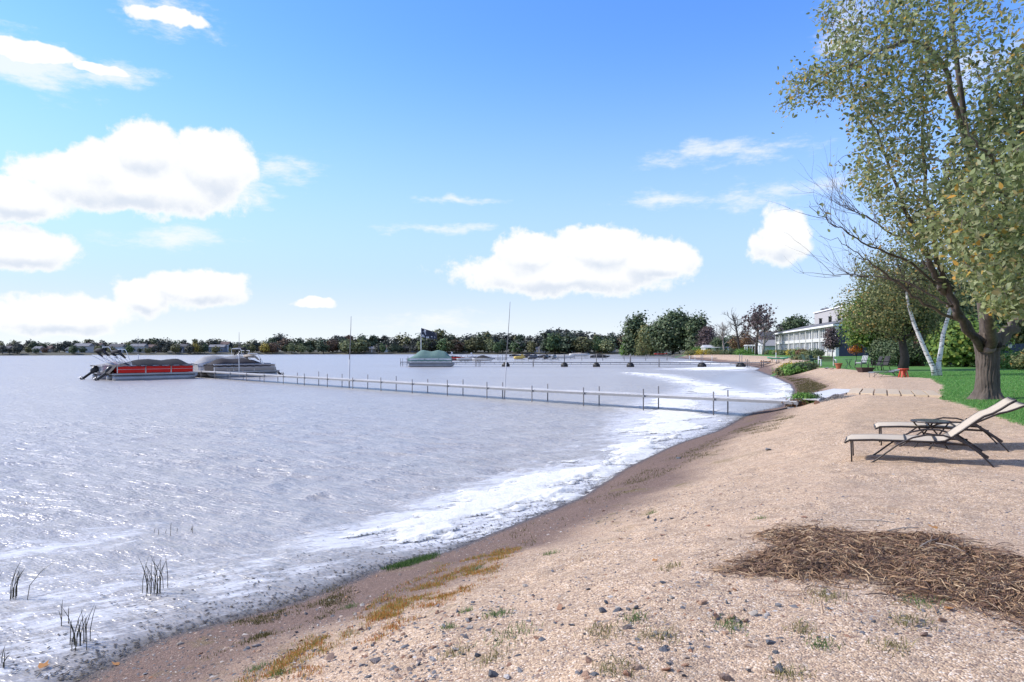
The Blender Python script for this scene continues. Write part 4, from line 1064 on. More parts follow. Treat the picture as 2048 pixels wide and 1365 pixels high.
def wheel_dock(px0, px1, Y0, Y1, label, wheels=True, name='pipe_dock', zd=0.72, posts_px=(), seg=3.05, wheel_px=(), tall=0.0):
    x0 = (px0 - 1024) / FPX * Y0; x1 = (px1 - 1024) / FPX * Y1
    L = math.hypot(x1 - x0, Y1 - Y0); rz = math.atan2(Y1 - Y0, x1 - x0)
    t = thing(name, (x0, Y0, 0), rz, label, 'dock', 'farther docks')
    n = max(2, round(L / seg)); sl = L / n
    dk = MB().box(0.02, sl - 0.02, -0.55, 0.55, -0.02, 0.03).mesh('deck_panel', M_DECK)
    rl = MB().box(0, sl, -0.025, 0.025, -0.10, 0.0).mesh('side_rail', M_POST)
    lo = MB().bar((0, 0, -0.34), (sl, 0, -0.34), 0.05, 0.06)
    lo.bar((0.05, 0, -0.34), (0.05, 0, -0.05), 0.04, 0.04); lo.bar((sl / 2, 0, -0.34), (sl / 2, 0, -0.05), 0.04, 0.04)
    lo = lo.mesh('truss', M_POST)
    for k in range(n):
        link('deck_panel', dk, t, (k * sl, 0, zd))
        for y in (-0.57, 0.57): link('side_rail', rl, t, (k * sl, y, zd)); 
        if wheels: link('truss', lo, t, (k * sl, -0.57, zd))
    for p in posts_px:
        Y = Y0 + (Y1 - Y0) * (p - px0) / (px1 - px0); x = ((p - 1024) / FPX * Y - x0)
        for y in (-0.62, 0.62):
            MB().tube([(x, y, -1.2), (x, y, zd + 0.55 + tall)], 0.04, 6).build('post', M_POST, t, True)
    for p in wheel_px:
        x = ((p - 1024) / FPX * Y0 - x0)
        for y in (-0.75, 0.75):
            w = MB(); w.tube([(x, y - 0.09, 0.12), (x, y + 0.09, 0.12)], 0.55, 16); w.tube([(x, y - 0.12, 0.12), (x, y + 0.12, 0.12)], 0.16, 10)
            w.build('wheel', M_BLACK, t, True)
            MB().tube([(x, y, 0.1), (x, y, zd + 1.3)], 0.05, 6).build('post', M_POST, t, True)
    return t
wheel_dock(803, 1541, 110, 104, 'long dark truss dock on black wheels beyond the first dock', True, posts_px=(803, 816, 953, 960, 1068, 1321, 1497), wheel_px=(1013, 1128, 1190, 1255, 1390, 1462))
wheel_dock(978, 1452, 176, 172, 'narrow dock with the jet skis, behind the wheeled dock', False, posts_px=(996, 1005, 1118, 1130, 1164, 1206, 1249, 1292, 1335, 1380), tall=0.2)
wheel_dock(1080, 1405, 226, 215, 'third farther dock, low grey line in front of the bay trees', False, posts_px=(1100, 1150, 1200, 1250, 1300, 1350))
wheel_dock(812, 1015, 150, 150, 'short dock behind the green covered boat', False, posts_px=(816, 836, 862, 900, 930, 960, 1000))
wheel_dock(1180, 1395, 262, 255, 'farthest thin dock against the bay shore', False, posts_px=(1200, 1250, 1300, 1350))

# ------------------------------------------------------------------ boats
M_ALU = P('bare_aluminium', (0.36, 0.365, 0.38), 0.45, 0.25, 3, metal=0.4, dirt=0.2)
M_CHROME = P('bimini_tube', (0.70, 0.70, 0.72), 0.3, 0.08, 3, metal=0.7)
def canvas(name, c): return P(name, c, 0.85, 0.3, 2.5, 0.35)
C_CHAR = canvas('charcoal_canvas', (0.026, 0.024, 0.026)); C_GREY = canvas('grey_canvas', (0.30, 0.29, 0.28)); C_GREEN = canvas('green_canvas', (0.13, 0.21, 0.18))
C_BROWN = canvas('dark_brown_canvas', (0.026, 0.021, 0.023)); C_TAN = canvas('tan_canvas', (0.33, 0.28, 0.23)); C_NAVY = canvas('navy_canvas', (0.035, 0.04, 0.07))
RED = P('red_panel', (0.60, 0.016, 0.010), 0.45, 0.1, 2, spec=0.2); TANP = P('tan_panel', (0.34, 0.29, 0.25), 0.4, 0.15, 2); SILV = P('silver_panel', (0.55, 0.56, 0.58), 0.35, 0.12, 2, metal=0.3); BLK = P('black_panel', (0.03, 0.03, 0.033), 0.35, 0.2, 2); WHP = P('white_panel', (0.66, 0.66, 0.66), 0.4, 0.12, 2)
def pontoon(loc, rz, label, panel, cover, L=7.0, W_=2.5, cover_h=0.75, cover_from=0.0, cover_to=1.0, drop=0.12, bimini=None, motor=True, group='moored boats', peaks=(0.3, 0.62), bow_slope=0.55, cover_over=False):
    """stern at x=0, bow at x=L"""
    r = np.random.default_rng(int(abs(loc[0] * 100)) + 5)
    t = thing('pontoon_boat', loc, rz, label, 'pontoon boat', group)
    for y in (-W_ / 2 + 0.36, W_ / 2 - 0.36):
        m = MB(); m.tube([(0.1, y, 0.14), (0.25, y, 0.14), (L - 0.9, y, 0.14), (L - 0.35, y, 0.22), (L + 0.02, y, 0.36)], [0.20, 0.31, 0.31, 0.22, 0.03], 14); m.build('pontoon', M_ALU, t, True)
    MB().box(-0.05, L - 0.15, -W_ / 2, W_ / 2, 0.47, 0.56).build('deck', M_ALU, t, bevel=0.02)
    MB().box(-0.06, L - 0.14, -W_ / 2 - 0.035, -W_ / 2 - 0.004, 0.43, 0.57).build('rub_rail', M_ALU, t)
    MB().box(-0.06, L - 0.14, W_ / 2 + 0.004, W_ / 2 + 0.035, 0.43, 0.57).build('rub_rail', M_ALU, t)
    z0, z1 = 0.60, 1.20; xs = [0.35, 0.35 + (L - 0.9) * 0.36, 0.35 + (L - 0.9) * 0.70, L - 0.5]
    for y in (-W_ / 2 + 0.06, W_ / 2 - 0.06):
        for a, b in zip(xs[:-1], xs[1:]):
            MB().box(a + 0.05, b - 0.05, y - 0.012, y + 0.012, z0, z1 - 0.04).build('side_panel', panel, t)
            f = MB(); f.tube([(a + 0.03, y, z0 - 0.03), (a + 0.03, y, z1), (b - 0.03, y, z1), (b - 0.03, y, z0 - 0.03)], 0.022, 6); f.tube([(a + 0.03, y * 1.012, z0 + 0.30), (b - 0.03, y * 1.012, z0 + 0.30)], 0.016, 6); f.build('fence_rail', M_CHROME, t)
    for x in (xs[0], xs[-1]):
        MB().box(x - 0.012, x + 0.012, -W_ / 2 + 0.12, W_ / 2 - 0.12, z0, z1 - 0.05).build('end_panel', panel if x == xs[0] else cover, t)
        f = MB(); f.tube([(x, -W_ / 2 + 0.08, z0), (x, -W_ / 2 + 0.08, z1), (x, W_ / 2 - 0.08, z1), (x, W_ / 2 - 0.08, z0)], 0.022, 6); f.build('fence_rail', M_CHROME, t)
    # fitted mooring cover stretched over poles
    rings = []; ca = cover_from * L; cb = cover_to * L - 0.42
    nx_ = 26
    for i in range(nx_ + 1):
        f = i / nx_; x = ca + (cb - ca) * f
        ridge = 0.10 + cover_h * max(0, 1 - min(abs(f - p) for p in peaks) * 1.6) ** 0.8
        ridge *= min(1, (1 - f) / 0.16 + 0.12) * min(1, f / (bow_slope * 0.5) + 0.08)
        ring = []
        for k in range(13):
            u = -1 + 2 * k / 12; yy = u * (W_ / 2 + 0.03)
            zz = z1 - 0.02 + ridge * (1 - abs(u) ** 1.5) + 0.012 * r.normal()
            if k in (0, 12): zz = z1 - drop - (0.03 * math.sin(i * 1.7))
            ring.append((x, yy, zz))
        rings.append(ring)
    MB().loft(rings, False, False).build('cover', cover, t, True)
    if cover_from > 0 or cover_over:   # stern drape
        q = MB(); q.loft([[(ca + 0.02, yy, z1 + 0.08), (ca - 0.35, yy, 0.85), (ca - 0.6, yy, 0.58)] for yy in np.linspace(-W_ / 2 + 0.05, W_ / 2 - 0.05, 6)], False, False); q.build('stern_drape', cover, t, True)
    if bimini:
        x, h, boot, ang = bimini
        b = thing('bimini_top', (x, 0, 1.2)); b.parent = t
        for da in (-0.30, 0.05, 0.34):
            a = ang + da; dx = math.cos(a) * h; dz = math.sin(a) * h
            fm = MB(); fm.tube([(0, -W_ / 2 + 0.08, 0), (dx * 0.92, -W_ / 2 + 0.08, dz * 0.92), (dx, -W_ / 2 + 0.25, dz), (dx, W_ / 2 - 0.25, dz), (dx * 0.92, W_ / 2 - 0.08, dz * 0.92), (0, W_ / 2 - 0.08, 0)], 0.022, 6); fm.build('frame_tube', M_CHROME, b)
        bt = MB()
        for sgn in (-1, 1):
            p1 = (math.cos(ang) * h * 0.55, sgn * (W_ / 2 - 0.08), math.sin(ang) * h * 0.55); p2 = (math.cos(ang + 0.05) * h, sgn * (W_ / 2 - 0.2), math.sin(ang + 0.05) * h)
            bt.tube([p1, p2], [0.07, 0.13], 8)
        bt.tube([(math.cos(ang) * h, -W_ / 2 + 0.2, math.sin(ang) * h), (math.cos(ang) * (h + 0.05), 0, math.sin(ang) * (h + 0.06)), (math.cos(ang) * h, W_ / 2 - 0.2, math.sin(ang) * h)], [0.14, 0.16, 0.14], 10); bt.build('canvas_boot', boot, b, True)
    if motor:
        mo = thing('outboard_motor', (-0.2, 0, 0.55)); mo.parent = t; mo.rotation_euler = (0, math.radians(52), 0)
        c = MB(); rg = []
        for (z, sx, sy, ox) in [(0.02, 0.14, 0.13, 0), (0.12, 0.24, 0.19, -0.02), (0.42, 0.30, 0.22, -0.05), (0.62, 0.27, 0.20, -0.06), (0.74, 0.16, 0.13, -0.04)]:
            rg.append([(ox + sx * math.copysign(abs(math.cos(a)) ** 0.6, math.cos(a)), sy * math.copysign(abs(math.sin(a)) ** 0.6, math.sin(a)), z) for a in np.linspace(0, 2 * math.pi, 16, endpoint=False)])
        c.loft(rg); c.build('cowling', BLK, mo, True)
        l = MB(); l.box(-0.11, 0.09, -0.06, 0.06, -0.75, 0.03); l.box(-0.22, 0.14, -0.05, 0.05, -0.78, -0.73); l.tube([(0.16, 0, -0.92), (0.0, 0, -0.92), (-0.20, 0, -0.92)], [0.02, 0.07, 0.05], 10); l.box(-0.06, 0.06, -0.02, 0.02, -1.12, -0.74); l.build('leg', BLK, mo)
        pr = MB()
        for k in range(3):
            a = k * 2.094; pr.bar((-0.23, 0.03 * math.cos(a), -0.92 + 0.03 * math.sin(a)), (-0.25, 0.17 * math.cos(a), -0.92 + 0.17 * math.sin(a)), 0.09, 0.014, (1, 0.4, 0))
        pr.build('propeller', M_ALU, mo)
    return t
RZP = math.atan2(nvec[1], nvec[0])
def along(d, off): p = A0 + dvec * d + nvec * off; return (p[0], p[1], 0.02)
dend = DL
pontoon(along(dend - 6.2, -7.6), RZP, 'red sided pontoon boat under a charcoal cover, moored at the dock end', RED, C_CHAR, 7.0, bimini=(1.5, 1.5, C_CHAR, math.radians(128)), cover_h=0.50, peaks=(0.42, 0.80), drop=0.05, cover_over=True, cover_from=0.05)
pontoon(along(dend - 2.9, -7.9), RZP, 'silver pontoon boat with folded bimini, behind the red one', SILV, C_GREY, 6.6, bimini=(1.6, 1.75, C_CHAR, math.radians(130)), cover_h=0.25, drop=0.10)
pontoon(along(dend - 5.8, 7.2), RZP + math.pi, 'tan sided pontoon boat under a dark brown cover, stern to the right', TANP, C_BROWN, 6.8, bimini=(1.5, 1.2, C_TAN, math.radians(38)), cover_h=0.5, peaks=(0.42, 0.78), drop=0.22, cover_from=0.12)
pontoon(along(dend - 2.6, 7.2), RZP + math.pi, 'pontoon boat under a pale grey cover, farthest along the dock', WHP, C_GREY, 7.0, bimini=(2.2, 1.5, C_CHAR, math.radians(100)), cover_h=0.78, peaks=(0.35, 0.70), drop=0.30, motor=False)
# boat lift wheel and post beside the tan boat
def boat_lift():
    p = along(dend - 4.7, 4.2); t = thing('boat_lift', p, RZP, 'boat lift with a large spoked wheel between the two covered boats', 'boat lift')
    for x in (-2.2, 2.2):
        MB().tube([(x, 0, -1.6), (x, 0, 1.75)], 0.05, 8).build('post', M_ALU, t)
    MB().bar((-2.2, 0, 0.35), (2.2, 0, 0.35), 0.08, 0.12).build('beam', M_ALU, t)
    w = MB(); pts = [(0.3 + 0.62 * math.cos(a), -0.12, 1.55 + 0.62 * math.sin(a)) for a in np.linspace(0, 2 * math.pi, 25)]; w.tube(pts, 0.022, 6)
    for a in np.linspace(0, math.pi, 3, endpoint=False): w.bar((0.3 - 0.6 * math.cos(a), -0.12, 1.55 - 0.6 * math.sin(a)), (0.3 + 0.6 * math.cos(a), -0.12, 1.55 + 0.6 * math.sin(a)), 0.02, 0.02)
    w.build('wheel', M_CHROME, t)
    MB().bar((0.3, 0, 0.35), (0.3, 0, 1.6), 0.08, 0.08).build('winch_post', M_ALU, t)
boat_lift()
def rod(px0, py0, px1, py1, Y, label, z0, rad=0.035):
    a = at(px0, py0, Y); bb = at(px1, py1, Y); a[2] = z0
    t = thing('whip_pole', tuple(a), 0, label, 'pole', 'tall thin whip poles')
    d = bb - a
    pts = [d * f + np.array([0.012 * math.sin(f * 9), 0, 0]) for f in np.linspace(0, 1, 9)]
    k = 4
    MB().tube(pts[:k + 1], rad, 8).build('socket_tube', P('pole_white', (0.55, 0.54, 0.54), 0.5, 0.2, 2), t, True)
    MB().tube(pts[k:], [rad * 0.7 * (1 - 0.12 * i) for i in range(len(pts) - k)], 6).build('whip', P('pole_grey', (0.20, 0.19, 0.19), 0.6, 0.3, 3), t, True)
pY = lambda px: 34.45 / (1 + (px - 1024) / FPX) + 0.7
rod(697, 775, 702, 633, pY(697), 'left tall thin pole standing at the long dock', -1.0, 0.045)
rod(1006, 790, 1020, 604, pY(1006), 'right tall thin pole leaning slightly right at the long dock', -1.0, 0.03)
rod(277, 745, 276, 672, 63, 'short thin pole rising above the red pontoon boat', 0.5, 0.03)
rod(478, 750, 478, 665, 61, 'thin pole standing beside the tan pontoon boat', 0.2, 0.04)

def small_boat(px, Y, rz, label, hull, cover, L=5.2, h=0.7, peak=0.5, ws=False, name='covered_boat', cat='boat', z=0.25, arch=False):
    x = (px - 1024) / FPX * Y; t = thing(name, (x, Y, z), rz, label, cat, 'boats beyond the long dock')
    m = MB(); rings = []; wd = 2.1 * L / 5.2
    for f in np.linspace(0, 1, 9):
        w = wd / 2 * (1 - max(0, (f - 0.55) / 0.45) ** 2.0) + 0.02; xx = (f - 0.5) * L; kz = 0.05 + 0.42 * max(0, (f - 0.6) / 0.4) ** 2
        rings.append([(xx, -w, h), (xx, -w * 0.92, kz + 0.2), (xx, -w * 0.3, kz), (xx, w * 0.3, kz), (xx, w * 0.92, kz + 0.2), (xx, w, h)])
    m.loft(rings); m.build('hull', hull, t, True)
    cvr = MB(); rg = []
    for i, f in enumerate(np.linspace(0.0, 1, 13)):
        w = wd / 2 * (1 - max(0, (f - 0.55) / 0.45) ** 2.0) + 0.05; xx = (f - 0.5) * L; rz_ = peak * max(0.05, 1 - abs(f - 0.45) * 2.0)
        rg.append([(xx, w * u, h - 0.04 + (rz_ * (1 - abs(u) ** 1.5) if abs(u) < 1 else -0.10)) for u in np.linspace(-1, 1, 9)])
    cvr.loft(rg, False, False); cvr.build('cover', cover, t, True)
    lift = MB()
    for sx in (-L * 0.3, L * 0.3):
        for sy in (-wd / 2 - 0.15, wd / 2 + 0.15): lift.tube([(sx, sy, -1.5), (sx, sy, h + 0.5)], 0.05, 6)
        lift.bar((sx, -wd / 2 - 0.15, 0.02), (sx, wd / 2 + 0.15, 0.02), 0.08, 0.10)
    lift.build('lift_frame', M_ALU, t)
    if arch:
        a = MB(); a.tube([(-0.2, -wd / 2, h), (-0.6, -wd / 2 + 0.05, h + 1.1), (-0.6, wd / 2 - 0.05, h + 1.1), (-0.2, wd / 2, h)], 0.05, 6); a.tube([(-1.4, -wd / 2, h), (-0.6, -wd / 2 + 0.05, h + 1.1)], 0.04, 6); a.build('tow_arch', M_CHROME, t)
    if ws:
        s = MB(); s.box(0.3, 0.34, -wd / 2 + 0.1, wd / 2 - 0.1, h, h + 0.35); s.build('windscreen', BLK, t)
    return t
pontoon(((865 - 1024) / FPX * 108 - 3.6, 106.8, 0.1), 0.03, 'pontoon boat under a high pale green tarpaulin at the wheeled dock', WHP, C_GREEN, 7.2, cover_h=1.25, peaks=(0.35, 0.68), drop=0.42, motor=False, group='boats beyond the long dock')
small_boat(909, 152, 0.2, 'small bright red boat behind the green covered boat', RED, C_CHAR, 4.6, 0.85, 0.35, arch=True)
small_boat(937, 150, 0.1, 'low grey boat right of the red boat', SILV, C_GREY, 5.2, 0.6, 0.25)
small_boat(968, 148, -0.1, 'boat with a dark grey peaked cover left of the right tall pole', WHP, C_CHAR, 4.8, 0.65, 0.75)
small_boat(948, 158, 0.0, 'grey boat with a tow arch behind the low grey boat', SILV, C_CHAR, 5.0, 0.7, 0.3, arch=True)
small_boat(1057, 200, 0.1, 'dark covered boat above the yellow jet ski', BLK, C_BROWN, 5.6, 0.75, 0.6)
small_boat(1090, 202, 0.0, 'dark covered boat above the two grey jet skis', BLK, C_BROWN, 5.2, 0.7, 0.45)
small_boat(1128, 198, 0.0, 'white hulled boat with a grey cover right of the jet skis', WHP, C_GREY, 6.2, 0.75, 0.5)
small_boat(1160, 212, 0.1, 'long white boat raised on a lift', WHP, C_TAN, 6.4, 0.9, 0.35, z=0.7, ws=True)
small_boat(1200, 208, -0.1, 'black covered boat at the right end of the moored boats', BLK, C_CHAR, 6.0, 0.75, 0.65)
small_boat(1030, 260, 0.0, 'small dark boat far behind the right tall pole', BLK, C_CHAR, 4.5, 0.6, 0.4)
small_boat(1322, 292, 0.0, 'small red canoe-like boat on the bay shore', RED, RED, 5.4, 0.4, 0.05, z=0.9)
def jet_ski(px, Y, rz, label, c1):
    x = (px - 1024) / FPX * Y; t = thing('jet_ski', (x, Y, 0.55), rz, label, 'jet ski', 'jet skis on lifts')
    m = MB(); rings = []
    for f in np.linspace(0, 1, 8):
        w = 0.56 * (1 - max(0, (f - 0.5) / 0.5) ** 2) + 0.03; xx = (f - 0.5) * 2.9; kz = 0.35 * max(0, (f - 0.55) / 0.45) ** 2
        rings.append([(xx, -w, 0.42), (xx, -w * 0.6, kz), (xx, w * 0.6, kz), (xx, w, 0.42), (xx, w * 0.6, 0.55 + 0.15 * math.sin(f * 3.1)), (xx, -w * 0.6, 0.55 + 0.15 * math.sin(f * 3.1))])
    m.loft(rings); m.build('hull', c1, t, True)
    s = MB(); s.loft([[(xx, -0.2, 0.6), (xx, 0.2, 0.6), (xx, 0.13, zz), (xx, -0.13, zz)] for xx, zz in ((-1.2, 0.75), (-0.6, 0.95), (0.0, 0.88), (0.35, 0.95))]); s.build('seat', BLK, t)
    h = MB(); h.loft([[(xx, -0.28, 0.6), (xx, 0.28, 0.6), (xx, 0.16, zz), (xx, -0.16, zz)] for xx, zz in ((0.3, 1.0), (0.6, 1.12), (1.0, 0.85))]); h.build('console', c1, t)
    b = MB(); b.tube([(0.32, -0.4, 1.12), (0.45, 0, 1.08), (0.32, 0.4, 1.12)], 0.03, 6); b.build('handlebar', BLK, t)
    l = MB(); l.bar((-1.3, -0.5, -0.08), (1.3, -0.5, -0.08), 0.08, 0.1); l.bar((-1.3, 0.5, -0.08), (1.3, 0.5, -0.08), 0.08, 0.1)
    for sx in (-0.9, 0.9):
        l.bar((sx, -0.8, -0.15), (sx, 0.8, -0.15), 0.08, 0.08)
        l.tube([(sx, 0.85, -2.0), (sx, 0.85, 0.5)], 0.05, 6)
    l.build('lift_frame', M_ALU, t)
jet_ski(1040, 165, 0.4, 'yellow jet ski on a lift right of the tall pole', P('yellow_gel', (0.62, 0.43, 0.10), 0.3, 0.1, 3))
jet_ski(1067, 166, 0.6, 'dark grey jet ski next to the yellow one', P('grey_gel', (0.10, 0.10, 0.11), 0.3, 0.1, 3))
jet_ski(1093, 166, 1.3, 'black jet ski seen end-on, third in the row', BLK)
jet_ski(1109, 164, 1.3, 'dark jet ski with pale trim, last in the row', P('slate_gel', (0.16, 0.17, 0.18), 0.3, 0.1, 3))
def flagpole(px, Y, top, base, label, w=1.9, h=1.2, cfl=(0.03, 0.032, 0.05)):
    x, y, _ = on(px, Y); zt = CH - (top - HY) / FPX * Y; t = thing('flagpole', (x, y, base), 0, label, 'flagpole')
    MB().tube([(0, 0, 0), (0, 0, zt - base)], [0.06, 0.035], 8).build('pole', M_WHITE, t, True)
    m, nt, o = _nodes('flag_cloth_%d' % px); n = NT(nt); co = n.new('TexCoord').outputs['Object']
    f = n.sstep(n.noise(co, 2.4, 2, 0.5), 0.57, 0.60); n.L.new(n.bsdf(Base_Color=n.mix(f, (*cfl, 1), (0.6, 0.6, 0.62, 1)), Roughness=0.8), o.inputs[0])
    q = MB(); q.loft([[(w * i / 10, 0.16 * math.sin(i * 1.1), zt - base - 0.1 - w * 0.30 * (i / 10) - h * j * (1 - 0.25 * i / 10)) for j in (0, 0.5, 1)] for i in range(11)], False, False); q.build('flag', m, t, True)
flagpole(842, 109.5, 655, 0.4, 'white flagpole with a dark blue flag blowing right, above the green covered boat', 2.6, 1.5)
# ------------------------------------------------------------------ beach and garden furniture
M_FRAME = P('bronze_tube', (0.045, 0.036, 0.033), 0.4, 0.2, 6, metal=0.3)
M_SLING = P('cream_sling', (0.50, 0.42, 0.32), 0.8, 0.15, 14, 0.1, dirt=0.06)
def chaise(loc, rz, label, frame=M_FRAME, sling=M_SLING, group='sun loungers on the sand', back=1.0, tilt=(0, 0)):
    t = thing('sun_lounger', loc, rz, label, 'sun lounger', group); Wd = 0.66
    t.rotation_euler = (tilt[0], tilt[1], rz); t.scale = (0.86, 0.92, 1.0)
    seat = [(-0.08, 0.235), (-0.02, 0.265), (0.3, 0.278), (0.7, 0.275), (1.10, 0.27), (1.22, 0.285), (1.30, 0.325)]
    bk = [(1.30, 0.325), (1.45, 0.43), (1.62, 0.55), (1.70, 0.60), (1.80, 0.635), (1.90, 0.69), (2.00, 0.755), (2.07, 0.79)]
    bk = [(x, 0.325 + (z - 0.325) * back) for x, z in bk]
    for y in (0.02, Wd - 0.02):
        MB().tube([(x, y, z) for x, z in seat], 0.016, 8).build('seat_rail', frame, t, True)
        MB().tube([(x, y, z) for x, z in bk], 0.016, 8).build('back_rail', frame, t, True)
    MB().tube([(-0.08, 0.02, 0.235), (-0.08, Wd - 0.02, 0.235)], 0.015, 8).build('front_rail', frame, t, True)
    MB().tube([(bk[-1][0], 0.02, bk[-1][1]), (bk[-1][0], Wd - 0.02, bk[-1][1])], 0.015, 8).build('top_rail', frame, t, True)
    def sling_mesh(p, nm):
        q = MB(); rings = []
        for i, (x, z) in enumerate(p):
            rings.append([(x, y, z + 0.016 - 0.012 * math.sin(math.pi * (y - 0.01) / (Wd - 0.02))) for y in np.linspace(0.01, Wd - 0.01, 7)])
        low = [[(a, b, c - 0.006) for a, b, c in reversed(rg)] for rg in rings]
        q.loft([a + b for a, b in zip(rings, low)]); return q.build(nm, sling, t, True)
    sling_mesh(seat, 'seat_sling'); sling_mesh(bk, 'back_sling')
    MB().box(1.085, 1.115, 0.0, Wd, 0.285, 0.30).build('hinge_strap', frame, t)
    for y in (0.05, Wd - 0.05):
        MB().tube([(0.0, y, -0.04), (0.0, y, 0.25)], 0.011, 8).build('front_leg', frame, t, True)
    # the bowed side tubes that are arm and rear leg in one
    arc = [(0.26, -0.02), (0.34, 0.03), (0.48, 0.13), (0.64, 0.24), (0.82, 0.325), (1.0, 0.365), (1.2, 0.36), (1.38, 0.31), (1.52, 0.235), (1.64, 0.14), (1.74, 0.04), (1.82, -0.05), (1.87, -0.055)]
    for y in (-0.035, Wd + 0.035):
        MB().tube([(x, y, z) for x, z in arc], 0.0115, 8).build('side_bow', frame, t, True)
        MB().bar((1.33, y + (0.03 if y < 0 else -0.03), 0.36), (1.73, y + (0.03 if y < 0 else -0.03), 0.10), 0.018, 0.035).build('recline_strut', frame, t, bevel=0.004)
    MB().tube([(0.72, -0.035, 0.285), (0.72, Wd + 0.035, 0.285)], 0.014, 6).build('cross_tube', frame, t)
    MB().tube([(1.50, -0.035, 0.25), (1.50, Wd + 0.035, 0.25)], 0.014, 6).build('cross_tube', frame, t)
    MB().tube([(1.1, 0.02, 0.26), (1.55, 0.02, 0.245)], 0.016, 6).build('lower_rail', frame, t)
    MB().tube([(1.1, Wd - 0.02, 0.26), (1.55, Wd - 0.02, 0.245)], 0.016, 6).build('lower_rail', frame, t)
    return t
p = hit(1703, 925); q = hit(1990, 931)
LR = -0.50
tl = -math.atan2(gz(p[0] + 1.4, p[1] - 0.75) - p[2], 1.6)
chaise((p[0], p[1], p[2] + 0.02), LR, 'nearer cream sling sun lounger with dark bowed frame and raised back', tilt=(0, tl * 0.8))
p2 = hit(1763, 893); q2 = hit(2018, 903)
LR2 = -0.45
chaise((p2[0], p2[1], p2[2] + 0.02), LR2, 'farther cream sling sun lounger behind the round side table', back=0.62, tilt=(0, tl * 0.5))
def side_table(loc, label, top, frame, rad=0.24, h=0.37, cat='side table'):
    t = thing('side_table', loc, 0.3, label, cat)
    MB().lathe([(0.0, h - 0.01), (rad - 0.01, h - 0.01), (rad, h), (rad - 0.006, h + 0.012), (0, h + 0.012)], n=28).build('table_top', top, t)
    pts = [(rad * math.cos(a), rad * math.sin(a), h) for a in np.linspace(0, 2 * math.pi, 29)]
    MB().tube(pts, 0.013, 6).build('rim', frame, t)
    for a in (0.0, math.pi):
        c, s = math.cos(a), math.sin(a)
        for y in (-0.12, 0.12):
            MB().tube([(c * 0.2, y + 0.01 * c, -0.03), (0, y + 0.01 * c, h * 0.5), (-c * 0.18, y + 0.01 * c, h - 0.02)], 0.011, 6).build('leg', frame, t)
    MB().tube([(0, -0.13, h * 0.5), (0, 0.13, h * 0.5)], 0.009, 6).build('brace', frame, t)
pt = hit(1862, 897)
side_table((pt[0], pt[1], pt[2] + 0.02), 'round dark side table between the two cream loungers', P('smoked_glass', (0.10, 0.105, 0.11), 0.15, 0.15, 8), M_FRAME, 0.25, 0.37)
M_GF = P('grey_frame', (0.10, 0.105, 0.11), 0.5, 0.2, 6); M_GS = P('grey_sling', (0.22, 0.225, 0.23), 0.8, 0.15, 12)
pl = hit(1762, 756)
chaise((pl[0], pl[1] + 0.6, pl[2]), 0.02, 'grey sun lounger lying flat behind the red table', M_GF, M_GS, 'sun loungers on the sand', back=0.25)
# red plastic table
def red_table(loc):
    R_ = P('red_plastic', (0.50, 0.07, 0.035), 0.45, 0.12, 6)
    t = thing('red_table', loc, 0.2, 'small red plastic side table by the grey lounger', 'side table')
    MB().lathe([(0, 0.42), (0.27, 0.42), (0.28, 0.44), (0.27, 0.46), (0, 0.46)], n=20).build('table_top', R_, t)
    for k in range(4):
        a = k * math.pi / 2 + 0.5
        MB().bar((0.24 * math.cos(a), 0.24 * math.sin(a), 0), (0.13 * math.cos(a), 0.13 * math.sin(a), 0.42), 0.09, 0.05).build('leg', R_, t)
    MB().lathe([(0.10, 0.1), (0.07, 0.25), (0.12, 0.42)], n=12).build('column', R_, t)
pr = hit(1807, 755); red_table(pr)
M_GREEN = P('green_iron', (0.05, 0.09, 0.075), 0.5, 0.2, 8); M_WICK = P('black_wicker', (0.028, 0.026, 0.026), 0.7, 0.35, 25, 0.4); M_TEAK = P('brown_slat', (0.20, 0.125, 0.085), 0.7, 0.3, 6, stretch=(1, 5, 1))
def armchair(loc, rz, label, frame, cush, name='patio_chair', cat='chair', strap=False):
    t = thing(name, loc, rz, label, cat, 'patio furniture at the sand edge')
    if cush: MB().box(-0.27, 0.29, -0.26, 0.26, 0.38, 0.48).build('seat_cushion', cush, t, bevel=0.03)
    MB().box(-0.28, 0.28, -0.28, 0.28, 0.34, 0.375).build('seat', frame, t)
    b = MB(); b.loft([[(x, y, z) for (x, z) in ((-0.24, 0.40), (-0.32, 0.62), (-0.40, 0.84), (-0.46, 1.0), (-0.49, 0.98), (-0.43, 0.82), (-0.35, 0.6), (-0.29, 0.40))] for y in (-0.26, -0.12, 0, 0.12, 0.26)]); b.build('backrest', cush or frame, t)
    if strap:
        for y in (-0.16, 0, 0.16):
            MB().bar((-0.25, y, 0.5), (-0.43, y, 0.99), 0.04, 0.012, (0, 1, 0)).build('stripe', M_WHITE, t)
    for y in (-0.31, 0.31):
        MB().tube([(0.30, y, 0), (0.28, y, 0.40), (0.27, y, 0.60), (0.20, y, 0.645), (-0.25, y, 0.63), (-0.33, y, 0.60)], 0.024, 7).build('arm', frame, t, True)
        MB().tube([(-0.40, y, 0), (-0.28, y, 0.36)], 0.022, 7).build('rear_leg', frame, t, True)
    return t
g_ = lambda px, py: hit(px, py)
armchair(g_(1764, 742), math.radians(190), 'black wicker armchair at the right of the patio group', M_WICK, None)
armchair(g_(1749, 741), math.radians(175), 'black wicker armchair facing the fire trough', M_WICK, None)
armchair(g_(1722, 737), math.radians(200), 'grey cushioned patio chair with white stripes', M_GF, P('grey_cushion', (0.30, 0.31, 0.30), 0.85, 0.2, 12), strap=True)
armchair(g_(1629, 731), math.radians(300), 'dark iron chair left of the slatted bench', M_GREEN, None)
